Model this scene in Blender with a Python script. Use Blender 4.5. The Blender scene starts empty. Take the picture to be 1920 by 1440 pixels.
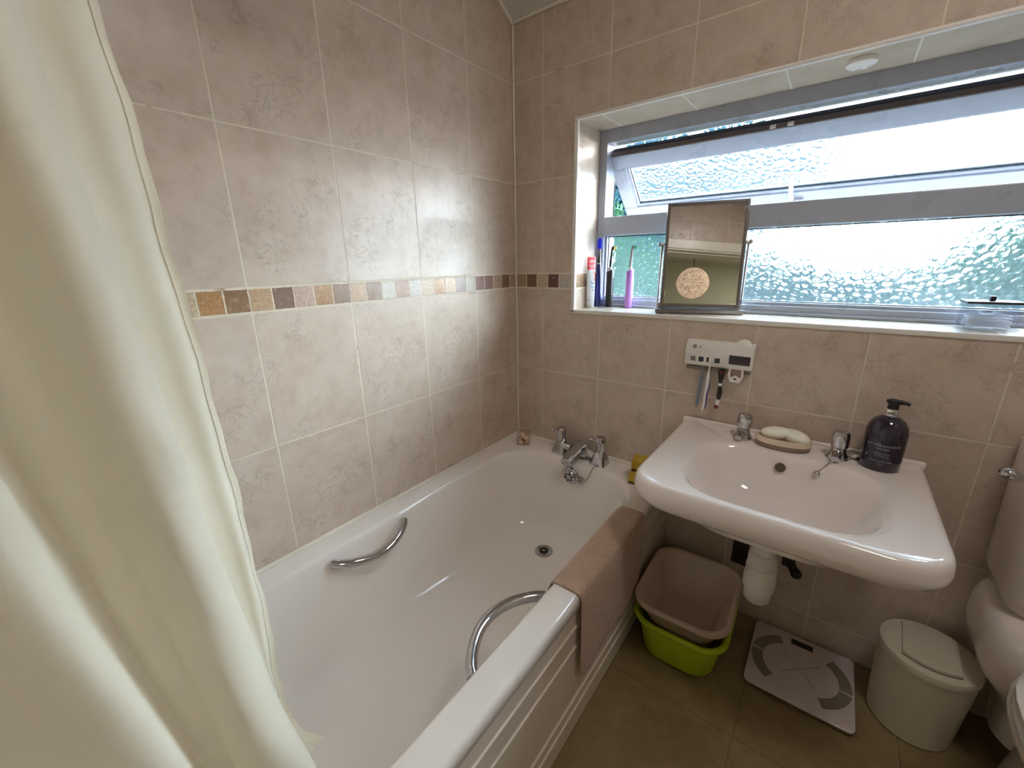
import bpy, bmesh, math, random
from mathutils import Vector, Matrix, Euler
random.seed(7)
S = bpy.context.scene
COL = S.collection
PI = math.pi

# ------------------------------------------------------------------ camera
cam_d = bpy.data.cameras.new('camera')
cam_d.sensor_width = 36.0
cam_d.sensor_fit = 'HORIZONTAL'
cam_d.lens = 776.186 * 36.0 / 1920.0
cam_d.clip_start = 0.01
cam = bpy.data.objects.new('camera', cam_d)
COL.objects.link(cam)
_r = (0.79251079, 0.60958561, -0.01822182)
_d = (0.15902366, -0.23540424, -0.95879941)
_f = (-0.58875982, 0.75696118, -0.28349894)
cam.matrix_world = Matrix(((_r[0], -_d[0], -_f[0], 1.04528694),
                           (_r[1], -_d[1], -_f[1], -1.38224442),
                           (_r[2], -_d[2], -_f[2], 1.1787229),
                           (0, 0, 0, 1)))
S.camera = cam

# ------------------------------------------------------------------ world, light, exposure
W = bpy.data.worlds.new('sky')
S.world = W
W.use_nodes = True
wn = W.node_tree
wn.nodes.clear()
w_out = wn.nodes.new('ShaderNodeOutputWorld')
w_bg = wn.nodes.new('ShaderNodeBackground')
w_tc = wn.nodes.new('ShaderNodeTexCoord')
w_sep = wn.nodes.new('ShaderNodeSeparateXYZ')
w_rmp = wn.nodes.new('ShaderNodeValToRGB')
w_rmp.color_ramp.elements[0].position = 0.0
w_rmp.color_ramp.elements[0].color = (0.78, 0.90, 1.0, 1)
w_rmp.color_ramp.elements[1].position = 1.0
w_rmp.color_ramp.elements[1].color = (0.62, 0.80, 1.0, 1)
wn.links.new(w_tc.outputs['Generated'], w_sep.inputs[0])
wn.links.new(w_sep.outputs['Z'], w_rmp.inputs[0])
wn.links.new(w_rmp.outputs[0], w_bg.inputs['Color'])
w_bg.inputs['Strength'].default_value = 4.0
wn.links.new(w_bg.outputs[0], w_out.inputs[0])
W.cycles.sampling_method = 'AUTOMATIC'

S.view_settings.view_transform = 'Standard'
S.view_settings.look = 'None'
S.view_settings.gamma = 1.0
S.view_settings.use_curve_mapping = False
S.view_settings.exposure = 1.3
S.cycles.use_denoising = True
S.cycles.max_bounces = 14
S.cycles.diffuse_bounces = 6
S.cycles.transparent_max_bounces = 16
S.cycles.sample_clamp_indirect = 8.0


def area(name, loc, target, sx, sy, power, color, portal=False):
    l = bpy.data.lights.new(name, 'AREA')
    l.shape = 'RECTANGLE'
    l.size, l.size_y = sx, sy
    l.energy = power
    l.color = color
    o = bpy.data.objects.new(name, l)
    COL.objects.link(o)
    o.location = loc
    o.rotation_euler = (Vector(target) - Vector(loc)).to_track_quat('-Z', 'Y').to_euler()
    if portal:
        l.cycles.is_portal = True
    return o


area('window_sky_portal', (1.0, 0.50, 1.32), (1.0, -1.0, 1.32), 1.60, 0.75, 1.0, (1, 1, 1), True)
# wide soft sun added to boost the window light, outside right
_sun = bpy.data.lights.new('daylight_fill_sun', 'SUN')
_sun.energy = 24.0
_sun.angle = math.radians(60)
_sun.color = (1.0, 0.975, 0.97)
_sun_o = bpy.data.objects.new('daylight_fill_sun', _sun)
COL.objects.link(_sun_o)
_sun_o.location = (5, 6, 6)
_sun_o.rotation_euler = Vector((-0.74, -0.74, -0.46)).to_track_quat('-Z', 'Y').to_euler()
# unseen overhead fill lights, added in the bathroom and on the landing
area('bathroom_fill_light', (1.45, -0.80, 2.36), (1.35, -0.75, 0.0), 0.30, 0.30, 2.8, (1.0, 0.955, 0.92))
area('landing_fill_light', (2.75, -2.5, 2.40), (2.6, -2.5, 0.0), 0.4, 0.4, 5.0, (1.0, 0.93, 0.84))


# ------------------------------------------------------------------ node helpers
class NT:
    def __init__(self, name):
        self.m = bpy.data.materials.new(name)
        self.m.use_nodes = True
        self.t = self.m.node_tree
        self.t.nodes.clear()
        self.out = self.n('ShaderNodeOutputMaterial')

    def n(self, kind, **kw):
        nd = self.t.nodes.new(kind)
        for k, v in kw.items():
            setattr(nd, k, v)
        return nd

    def put(self, sock, val):
        if val is None:
            return
        if isinstance(val, bpy.types.NodeSocket):
            self.t.links.new(val, sock)
        elif isinstance(val, (tuple, list)) and len(val) == 3 and sock.type == 'RGBA':
            sock.default_value = (*val, 1)
        else:
            sock.default_value = val

    def math(self, op, a, b=None, c=None, clamp=False):
        nd = self.n('ShaderNodeMath', operation=op, use_clamp=clamp)
        for i, v in enumerate((a, b, c)):
            if v is not None:
                self.put(nd.inputs[i], v)
        return nd.outputs[0]

    def mix(self, fac, a, b, blend='MIX'):
        nd = self.n('ShaderNodeMix', data_type='RGBA', blend_type=blend)
        self.put(nd.inputs['Factor'], fac)
        self.put(nd.inputs[6], a)
        self.put(nd.inputs[7], b)
        return nd.outputs[2]

    def ramp(self, fac, stops, interp='LINEAR'):
        nd = self.n('ShaderNodeValToRGB')
        cr = nd.color_ramp
        cr.interpolation = interp
        while len(cr.elements) < len(stops):
            cr.elements.new(1.0)
        for e, (p, c) in zip(cr.elements, stops):
            e.position = p
            e.color = (*c, 1)
        self.put(nd.inputs[0], fac)
        return nd.outputs[0]

    def noise(self, vec, scale, detail=3.0, rough=0.5, dist=0.0, w=None):
        nd = self.n('ShaderNodeTexNoise')
        nd.inputs['Scale'].default_value = scale
        nd.inputs['Detail'].default_value = detail
        nd.inputs['Roughness'].default_value = rough
        nd.inputs['Distortion'].default_value = dist
        self.put(nd.inputs['Vector'], vec)
        return nd.outputs['Fac']

    def mapr(self, v, a, b, c=0.0, d=1.0):
        nd = self.n('ShaderNodeMapRange', interpolation_type='SMOOTHSTEP')
        self.put(nd.inputs[0], v)
        for i, x in enumerate((a, b, c, d)):
            nd.inputs[i + 1].default_value = x
        return nd.outputs[0]

    def pos(self):
        return self.n('ShaderNodeNewGeometry').outputs['Position']

    def obj(self):
        return self.n('ShaderNodeTexCoord').outputs['Object']

    def sep(self, v):
        nd = self.n('ShaderNodeSeparateXYZ')
        self.put(nd.inputs[0], v)
        return nd.outputs

    def comb(self, x, y, z):
        nd = self.n('ShaderNodeCombineXYZ')
        for i, v in enumerate((x, y, z)):
            self.put(nd.inputs[i], v)
        return nd.outputs[0]

    def bump(self, h, strength=0.3, dist=0.01):
        nd = self.n('ShaderNodeBump')
        nd.inputs['Strength'].default_value = strength
        nd.inputs['Distance'].default_value = dist
        self.put(nd.inputs['Height'], h)
        return nd.outputs[0]

    def principled(self, col, rough=0.5, metal=0.0, normal=None, **kw):
        b = self.n('ShaderNodeBsdfPrincipled')
        self.put(b.inputs['Base Color'], col)
        self.put(b.inputs['Roughness'], rough)
        self.put(b.inputs['Metallic'], metal)
        if normal is not None:
            self.put(b.inputs['Normal'], normal)
        for k, v in kw.items():
            self.put(b.inputs[k.replace('_', ' ')], v)
        return b

    def done(self, shader):
        s = shader.outputs[0] if hasattr(shader, 'outputs') else shader
        self.t.links.new(s, self.out.inputs['Surface'])
        return self.m


def srgb(r, g, b):
    f = lambda c: (c / 255 / 12.92) if c / 255 <= 0.04045 else ((c / 255 + 0.055) / 1.055) ** 2.4
    return (f(r), f(g), f(b))


def pm(name, col, rough=0.4, metal=0.0, var=0.06, scale=18.0, bump=0.0, bscale=None, **kw):
    """simple surface: colour with a little procedural variation"""
    t = NT(name)
    p = t.obj()
    nz = t.noise(p, scale, 4.0)
    lo = tuple(c * (1 - var) for c in col)
    hi = tuple(min(1.0, c * (1 + var)) for c in col)
    c = t.mix(nz, lo, hi)
    nrm = None
    if bump:
        nrm = t.bump(t.noise(p, bscale or scale * 4, 4.0), bump, 0.004)
    rg = t.math('MULTIPLY_ADD', nz, 0.08, max(0.0, rough - 0.04))
    return t.done(t.principled(c, rg, metal, nrm, **kw))


# ------------------------------------------------------------------ tiled wall material
Z_LOW, Z_B0, Z_B1, TH, TW = 0.75, 1.0771, 1.1339, 0.32712, 0.25
STONE = dict(
    cream=srgb(206, 184, 156), tan=srgb(190, 158, 122), gold=srgb(172, 130, 84), brown=srgb(132, 100, 70),
    dark=srgb(112, 84, 64), mauve=srgb(126, 92, 80), pale=srgb(205, 196, 182), flat=srgb(150, 110, 84),
    pink=srgb(196, 168, 150), red=srgb(98, 54, 46), olive=srgb(122, 88, 54))
LEFT_ROW = ['pink', 'brown', 'pink', 'mauve', 'mauve', 'pale', 'dark', 'tan', 'gold', 'cream', 'pale', 'flat', 'pale',
            'brown', 'tan', 'brown', 'gold', 'pink', 'dark', 'tan', 'brown', 'gold', 'cream', 'dark', 'tan', 'pale',
            'brown', 'cream']
WIN_ROW = ['dark', 'tan', 'olive', 'cream', 'red', 'pale', 'brown', 'tan', 'mauve', 'cream', 'gold', 'dark', 'pale',
           'tan', 'brown', 'pink', 'olive', 'cream', 'flat', 'pale', 'mauve', 'tan', 'dark', 'cream', 'gold', 'brown',
           'pale', 'red']


def tile_mat(name, axis, a, row, border_off, sign=1.0, tw=TW, low=Z_LOW, border=True):
    t = NT(name)
    P = t.pos()
    x, y, z = t.sep(P)
    u = x if axis == 'x' else y
    if sign < 0:
        u = t.math('MULTIPLY', u, -1.0)
    up = t.math('GREATER_THAN', z, (Z_B0 + Z_B1) / 2) if border else 0.0
    cu = t.math('DIVIDE', t.math('SUBTRACT', u, a), tw)
    fu = t.math('FRACT', cu)
    du = t.math('MULTIPLY', t.math('MINIMUM', fu, t.math('SUBTRACT', 1.0, fu)), tw)
    if border:
        zo = t.math('MULTIPLY_ADD', up, Z_B1 - (low + TH), low)
    else:
        zo = low
    cv = t.math('DIVIDE', t.math('SUBTRACT', z, zo), TH)
    fv = t.math('FRACT', cv)
    dv = t.math('MULTIPLY', t.math('MINIMUM', fv, t.math('SUBTRACT', 1.0, fv)), TH)
    # joints wander a little
    wob = t.math('MULTIPLY_ADD', t.noise(P, 60.0, 2.0), 0.0016, 0.0008)
    d = t.math('MINIMUM', du, dv)
    grout = t.math('SUBTRACT', 1.0, t.mapr(t.math('SUBTRACT', d, wob), 0.0, 0.0009))
    # every tile has its own piece of the pattern
    wn_ = t.n('ShaderNodeTexWhiteNoise', noise_dimensions='2D')
    t.put(wn_.inputs['Vector'], t.comb(t.math('FLOOR', cu), t.math('FLOOR', t.math('ADD', cv, t.math('MULTIPLY', up, 7.0) if border else 0.0)), 0.0))
    pick = t.math('FLOOR', t.math('MULTIPLY', wn_.outputs['Value'], 6.0))
    perp = y if axis == 'x' else x
    uv = t.comb(t.math('MULTIPLY', fu, tw), t.math('MULTIPLY', fv, TH), t.math('MULTIPLY_ADD', pick, 3.1, perp))
    big = t.noise(uv, 7.0, 4.0, 0.6)
    mid = t.noise(uv, 28.0, 3.0, 0.6)
    base = t.ramp(t.math('MULTIPLY_ADD', mid, 0.3, t.math('MULTIPLY', big, 0.7)),
                  [(0.28, srgb(186, 167, 149)), (0.5, srgb(203, 186, 170)), (0.75, srgb(213, 198, 184))])
    vn = t.noise(uv, 34.0, 5.0, 0.62, 0.5)
    line = t.math('SUBTRACT', 1.0, t.mapr(t.math('ABSOLUTE', t.math('SUBTRACT', vn, 0.5)), 0.006, 0.030))
    zone = t.mapr(t.noise(uv, 8.5, 2.0, 0.5, 0.4), 0.50, 0.60)
    crack = t.math('MULTIPLY', line, zone)
    col = t.mix(t.math('MULTIPLY', crack, 0.26), base, srgb(108, 90, 70))
    if border:
        # stone mosaic strip
        cb = t.math('DIVIDE', t.math('SUBTRACT', u, border_off), 0.05)
        fb = t.math('FRACT', cb)
        db = t.math('MULTIPLY', t.math('MINIMUM', fb, t.math('SUBTRACT', 1.0, fb)), 0.05)
        dz = t.math('MINIMUM', t.math('SUBTRACT', z, Z_B0 + 0.0028), t.math('SUBTRACT', Z_B1 - 0.0028, z))
        nb = len(row)
        idx = t.math('DIVIDE', t.math('ADD', t.math('FLOOR', cb), 1.5), float(nb))
        stone = t.ramp(idx, [(i / nb, STONE[k]) for i, k in enumerate(row)], 'CONSTANT')
        pit = t.noise(P, 160.0, 4.0, 0.7)
        stone = t.mix(t.mapr(pit, 0.40, 0.62), t.mix(0.42, stone, (0.10, 0.06, 0.04)), stone)
        stone = t.mix(t.math('MULTIPLY', t.mapr(t.noise(P, 70.0, 3.0), 0.55, 0.75), 0.35), stone, srgb(220, 200, 170))
        edge = t.math('SUBTRACT', t.math('MINIMUM', db, t.math('SUBTRACT', dz, -0.0005)),
                      t.math('MULTIPLY_ADD', t.noise(P, 90.0, 3.0), 0.0030, -0.0003))
        gb = t.math('SUBTRACT', 1.0, t.mapr(edge, 0.0, 0.0010))
        inb = t.mapr(dz, -0.0030, -0.0025)
        col = t.mix(inb, col, stone)
        inb2 = t.math('GREATER_THAN', dz, -0.0028)
        grout = t.math('ADD', t.math('MULTIPLY', grout, t.math('SUBTRACT', 1.0, inb2)), t.math('MULTIPLY', gb, inb2))
    gcol = t.mix(t.mapr(t.noise(P, 12.0, 4.0, 0.6), 0.62, 0.72), srgb(222, 211, 192), srgb(176, 156, 130))
    col = t.mix(grout, col, gcol)
    h = t.math('SUBTRACT', t.math('MULTIPLY', crack, -0.25), grout)
    nrm = t.bump(t.math('ADD', h, t.math('MULTIPLY', mid, 0.10)), 0.55, 0.0016)
    rough = t.math('MULTIPLY_ADD', grout, 0.40, t.math('MULTIPLY_ADD', mid, 0.12, 0.24))
    return t.done(t.principled(col, rough, 0.0, nrm, Specular_IOR_Level=0.5))


def floor_mat():
    t = NT('floor_stone_tile')
    P = t.pos()
    x, y, z = t.sep(P)
    fx = t.math('FRACT', t.math('DIVIDE', t.math('SUBTRACT', x, 1.012), 0.333))
    fy = t.math('FRACT', t.math('DIVIDE', t.math('SUBTRACT', y, -0.78), 0.333))
    d = t.math('MINIMUM', t.math('MINIMUM', fx, t.math('SUBTRACT', 1.0, fx)), t.math('MINIMUM', fy, t.math('SUBTRACT', 1.0, fy)))
    g = t.math('SUBTRACT', 1.0, t.mapr(d, 0.003, 0.007))
    a = t.noise(P, 5.0, 5.0, 0.65, 0.6)
    b = t.noise(P, 30.0, 4.0, 0.6)
    col = t.ramp(t.math('MULTIPLY_ADD', b, 0.35, t.math('MULTIPLY', a, 0.65)),
                 [(0.3, srgb(112, 94, 62)), (0.5, srgb(136, 116, 80)), (0.7, srgb(156, 136, 100))])
    col = t.mix(t.math('MULTIPLY', g, 0.45), col, srgb(90, 76, 54))
    return t.done(t.principled(col, t.math('MULTIPLY_ADD', b, 0.15, 0.36), 0.0, t.bump(t.math('SUBTRACT', t.math('MULTIPLY', b, 0.3), g), 0.25, 0.002)))


M = {}
M['tile_left'] = tile_mat('left_wall_tiles', 'y', 0.2428, LEFT_ROW, 0.2428 - 0.20, -1.0)
M['tile_window'] = tile_mat('window_wall_tiles', 'x', 0.1299, WIN_ROW, 0.004)
M['tile_back'] = tile_mat('back_wall_tiles', 'x', 1.2325 - 4 * 0.277, WIN_ROW, 0.0, 1.0, 0.277, 2.145 - 4 * TH, False)
M['tile_right'] = tile_mat('right_wall_tiles', 'y', 0.10, LEFT_ROW, 0.02, -1.0)
M['floor'] = floor_mat()
M['plaster'] = pm('ceiling_paint', srgb(214, 212, 204), 0.85, var=0.03, scale=5, bump=0.05)
M['sage'] = pm('landing_wall_paint', srgb(196, 196, 178), 0.85, var=0.03, scale=4)
M['gloss'] = pm('white_gloss_paint', srgb(236, 230, 214), 0.30, var=0.02, scale=6)
M['dark_beam'] = pm('dark_timber', srgb(96, 80, 62), 0.6, var=0.15, scale=12)
M['seal'] = pm('white_sealant', srgb(232, 226, 212), 0.4, var=0.05, scale=40)
M['trimw'] = pm('white_tile_trim', srgb(236, 232, 226), 0.25, var=0.02, scale=20)
M['upvc'] = pm('white_window_plastic', srgb(174, 179, 192), 0.28, var=0.02, scale=10)
M['gasket'] = pm('black_rubber_gasket', (0.02, 0.022, 0.03), 0.6, var=0.1)
M['alu'] = pm('bronze_aluminium', srgb(104, 88, 78), 0.45, 0.3, var=0.12, scale=30)
M['enamel'] = pm('bath_enamel', srgb(240, 234, 228), 0.10, var=0.012, scale=4, Coat_Weight=0.3, Coat_Roughness=0.05)
M['ceramic'] = pm('basin_ceramic', srgb(240, 230, 224), 0.08, var=0.012, scale=4, Coat_Weight=0.4, Coat_Roughness=0.04)
M['panel'] = pm('bath_panel_plastic', srgb(228, 217, 202), 0.22, var=0.02, scale=5)
M['chrome'] = pm('polished_chrome', (0.56, 0.555, 0.58), 0.07, 1.0, var=0.03, scale=25)
M['chrome_dull'] = pm('worn_chrome', (0.52, 0.50, 0.49), 0.22, 1.0, var=0.12, scale=40)
M['dark_chrome'] = pm('smoked_chrome', (0.30, 0.285, 0.285), 0.25, 1.0, var=0.08, scale=30)
M['lid_metal'] = pm('dark_grey_metal', (0.07, 0.07, 0.085), 0.3, 0.7, var=0.1, scale=30)
M['hole'] = pm('dark_drain_hole', (0.015, 0.012, 0.01), 0.6, var=0.2)
M['black'] = pm('black_plastic', (0.012, 0.012, 0.013), 0.35, var=0.1)
M['white_pl'] = pm('white_plastic', srgb(238, 234, 228), 0.28, var=0.02, scale=12)
def mirror_mat():
    t = NT('mirror_silver')
    c = t.mix(t.noise(t.obj(), 3.0), (0.88, 0.88, 0.86), (0.90, 0.90, 0.885))
    return t.done(t.principled(c, 0.0, 1.0))


M['mirror'] = mirror_mat()
M['green_pl'] = pm('lime_green_plastic', srgb(176, 200, 20), 0.35, var=0.05, scale=9)
M['pink_pl'] = pm('pinkish_beige_plastic', srgb(206, 183, 168), 0.32, var=0.04, scale=9)
M['bin'] = pm('cream_bin_plastic', srgb(206, 198, 178), 0.35, var=0.03, scale=12)
M['soap'] = pm('white_soap', srgb(252, 246, 234), 0.45, var=0.03, scale=25, Subsurface_Weight=0.15)
M['dish_hi'] = pm('cream_glaze', srgb(226, 208, 184), 0.3, var=0.05, scale=50)
M['dish_lo'] = pm('grey_brown_stoneware', srgb(140, 118, 104), 0.45, var=0.12, scale=60)
M['label_txt'] = pm('grey_print', srgb(150, 150, 158), 0.4, var=0.05)
M['bottle'] = pm('dark_purple_bottle', (0.022, 0.014, 0.030), 0.10, var=0.2, scale=14, Coat_Weight=0.5)
M['silver'] = pm('brushed_silver', (0.74, 0.73, 0.70), 0.28, 1.0, var=0.1, scale=60)
M['sponge'] = pm('mustard_sponge', srgb(190, 158, 48), 0.9, var=0.22, scale=70, bump=0.6, bscale=260)
M['scour'] = pm('dark_scourer', srgb(84, 62, 26), 0.95, var=0.3, scale=150, bump=0.6, bscale=400)
M['blue_h'] = pm('navy_blue_plastic', srgb(14, 16, 92), 0.22, var=0.06)
M['blue_cap'] = pm('bright_blue_plastic', srgb(24, 40, 220), 0.3, var=0.06)
M['lilac'] = pm('lilac_plastic', srgb(186, 128, 212), 0.25, var=0.04)
M['mint'] = pm('mint_bristles', srgb(90, 170, 150), 0.7, var=0.2, scale=120)
M['yellowb'] = pm('pale_yellow_bristles', srgb(228, 222, 140), 0.7, var=0.15, scale=120)
M['red'] = pm('red_print', srgb(206, 36, 52), 0.35, var=0.05)
M['paste'] = pm('white_tube_plastic', srgb(236, 238, 242), 0.3, var=0.03)
M['teal'] = pm('teal_print', srgb(60, 120, 160), 0.4, var=0.05)
M['greyblue'] = pm('grey_blue_plastic', srgb(122, 142, 156), 0.3, var=0.06)
M['purple'] = pm('purple_print', srgb(92, 66, 140), 0.35, var=0.06)
M['maroon'] = pm('maroon_rubber', srgb(120, 30, 48), 0.5, var=0.1)
M['screen'] = pm('dark_red_display', srgb(44, 14, 32), 0.12, var=0.2, scale=30)
M['grey_btn'] = pm('grey_button', srgb(150, 146, 142), 0.4, var=0.05)
M['slot'] = pm('smoked_window', srgb(44, 44, 60), 0.15, var=0.2)
M['slot_l'] = pm('smoked_window_light', srgb(128, 118, 114), 0.2, var=0.15)
M['amber'] = pm('clear_strip', srgb(140, 126, 110), 0.15, var=0.1, Alpha=0.6)
M['scale_glass'] = pm('white_backed_glass', srgb(212, 200, 200), 0.10, var=0.02)
M['scale_pad'] = pm('grey_electrode', srgb(134, 124, 110), 0.3, var=0.06)
M['scale_line'] = pm('grey_line', srgb(140, 130, 130), 0.4)
M['cotton'] = pm('cotton_wool', srgb(240, 240, 246), 0.9, var=0.05, scale=90)
M['shell_a'] = pm('cream_shell', srgb(236, 214, 186), 0.5, var=0.12, scale=60)
M['shell_b'] = pm('rosy_shell', srgb(214, 158, 138), 0.5, var=0.2, scale=60)
M['shell_c'] = pm('brown_shell', srgb(120, 84, 66), 0.5, var=0.2, scale=60)
M['bark'] = pm('tree_bark', srgb(92, 78, 66), 0.9, var=0.2, scale=8)
M['lawn'] = pm('lawn_grass', (0.036, 0.044, 0.028), 0.95, var=0.25, scale=3)
M['render'] = pm('outside_render', srgb(210, 204, 196), 0.9, var=0.05)


def leaf_mat(name, c1, c2):
    t = NT(name)
    nz = t.noise(t.pos(), 3.5, 3.0)
    c = t.mix(t.mapr(nz, 0.35, 0.65), c1, c2)
    d = t.n('ShaderNodeBsdfDiffuse')
    tr = t.n('ShaderNodeBsdfTranslucent')
    t.put(d.inputs['Color'], c)
    t.put(tr.inputs['Color'], c)
    m = t.n('ShaderNodeMixShader')
    m.inputs[0].default_value = 0.10
    t.t.links.new(d.outputs[0], m.inputs[1])
    t.t.links.new(tr.outputs[0], m.inputs[2])
    return t.done(m)


M['leaf_a'] = leaf_mat('tree_leaves', (0.024, 0.066, 0.098), (0.048, 0.110, 0.128))
M['leaf_b'] = leaf_mat('hedge_leaves', (0.026, 0.078, 0.058), (0.055, 0.135, 0.075))
M['leaf_c'] = leaf_mat('shrub_leaves', (0.040, 0.076, 0.082), (0.072, 0.120, 0.105))


def towel_mat():
    t = NT('beige_towelling')
    p = t.pos()
    loop = t.noise(p, 170.0, 3.0, 0.7)
    big = t.noise(p, 20.0, 3.0)
    c = t.mix(t.math('MULTIPLY_ADD', loop, 0.7, t.math('MULTIPLY', big, 0.3)), srgb(126, 94, 72), srgb(234, 204, 178))
    return t.done(t.principled(c, 0.95, 0.0, t.bump(loop, 0.9, 0.004), Sheen_Weight=0.3))


M['towel'] = towel_mat()


def curtain_mat():
    t = NT('cream_curtain_cloth')
    p = t.pos()
    x, y, z = t.sep(p)
    wv = t.noise(t.comb(t.math('MULTIPLY', x, 5.0), t.math('MULTIPLY', y, 5.0), t.math('MULTIPLY', z, 0.6)), 3.0, 3.0)
    fine = t.noise(p, 900.0, 2.0)
    c = t.mix(wv, srgb(226, 219, 199), srgb(234, 228, 212))
    c = t.mix(t.math('MULTIPLY', fine, 0.06), c, srgb(200, 190, 160))
    b = t.principled(c, 0.62, 0.0, t.bump(t.math('ADD', t.math('MULTIPLY', fine, 0.4), wv), 0.10, 0.004), Specular_IOR_Level=0.25, Sheen_Weight=0.15)
    tr = t.n('ShaderNodeBsdfTranslucent')
    t.put(tr.inputs['Color'], srgb(242, 234, 204))
    m = t.n('ShaderNodeMixShader')
    m.inputs[0].default_value = 0.12
    t.t.links.new(b.outputs[0], m.inputs[1])
    t.t.links.new(tr.outputs[0], m.inputs[2])
    return t.done(m)


M['curtain'] = curtain_mat()


def obscured_glass(name):
    """floral textured window glass: part clear, part rough refraction through moulded petals"""
    t = NT(name)
    p = t.obj()
    vn = t.n('ShaderNodeTexVoronoi', feature='SMOOTH_F1')
    vn.inputs['Scale'].default_value = 42.0
    vn.inputs['Smoothness'].default_value = 0.35
    vn.inputs['Randomness'].default_value = 0.9
    t.put(vn.inputs['Vector'], p)
    petal = vn.outputs['Distance']
    fine = t.noise(p, 95.0, 3.0, 0.6)
    h = t.math('ADD', t.math('SINE', t.math('MULTIPLY', petal, 11.0)), t.math('MULTIPLY', fine, 0.9))
    nrm = t.bump(h, 0.7, 0.004)
    rf = t.n('ShaderNodeBsdfRefraction')
    rf.inputs['Roughness'].default_value = 0.14
    rf.inputs['IOR'].default_value = 1.12
    rf.inputs['Color'].default_value = (0.85, 0.95, 1.0, 1)
    t.t.links.new(nrm, rf.inputs['Normal'])
    tp = t.n('ShaderNodeBsdfTransparent')
    tp.inputs['Color'].default_value = (0.90, 0.97, 1.0, 1)
    gl = t.n('ShaderNodeBsdfGlossy')
    gl.inputs['Roughness'].default_value = 0.08
    t.t.links.new(nrm, gl.inputs['Normal'])
    m1 = t.n('ShaderNodeMixShader')
    m1.inputs[0].default_value = 0.72
    t.t.links.new(tp.outputs[0], m1.inputs[1])
    t.t.links.new(rf.outputs[0], m1.inputs[2])
    tl = t.n('ShaderNodeBsdfTranslucent')
    tl.inputs['Color'].default_value = (0.62, 0.86, 1.0, 1)
    m3 = t.n('ShaderNodeMixShader')
    m3.inputs[0].default_value = 0.016
    t.t.links.new(m1.outputs[0], m3.inputs[1])
    t.t.links.new(tl.outputs[0], m3.inputs[2])
    m2 = t.n('ShaderNodeMixShader')
    m2.inputs[0].default_value = 0.05
    t.t.links.new(m3.outputs[0], m2.inputs[1])
    t.t.links.new(gl.outputs[0], m2.inputs[2])
    return t.done(m2)


M['glass'] = obscured_glass('floral_obscured_glass')


def clear_mat(name, tint, gloss=0.10, alpha_tint=0.06):
    t = NT(name)
    tp = t.n('ShaderNodeBsdfTransparent')
    t.put(tp.inputs['Color'], tint)
    gl = t.n('ShaderNodeBsdfGlossy')
    gl.inputs['Roughness'].default_value = 0.06
    lw = t.n('ShaderNodeLayerWeight')
    lw.inputs['Blend'].default_value = 0.35
    fac = t.math('MULTIPLY_ADD', t.math('POWER', lw.outputs['Facing'], 3.0), 0.5, gloss, clamp=True)
    fac = t.math('ADD', fac, t.math('MULTIPLY', t.noise(t.obj(), 30.0), alpha_tint))
    m = t.n('ShaderNodeMixShader')
    t.put(m.inputs[0], fac)
    t.t.links.new(tp.outputs[0], m.inputs[1])
    t.t.links.new(gl.outputs[0], m.inputs[2])
    return t.done(m)


M['clear'] = clear_mat('clear_acrylic', (0.93, 0.945, 0.965), 0.06, 0.04)
M['clear_cube'] = clear_mat('clear_plastic_cube', (0.97, 0.96, 0.95), 0.03, 0.03)


def globe_mat():
    t = NT('woven_globe_shade')
    p = t.obj()
    st = t.noise(p, 38.0, 3.0, 0.6, 1.2)
    line = t.mapr(t.math('ABSOLUTE', t.math('SUBTRACT', st, 0.5)), 0.0, 0.09)
    c = t.mix(line, srgb(238, 214, 188), srgb(176, 142, 116))
    b = t.principled(c, 0.8, 0.0, t.bump(line, 0.5, 0.004))
    t.put(b.inputs['Emission Color'], c)
    b.inputs['Emission Strength'].default_value = 0.32
    return t.done(b)


M['globe'] = globe_mat()


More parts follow.
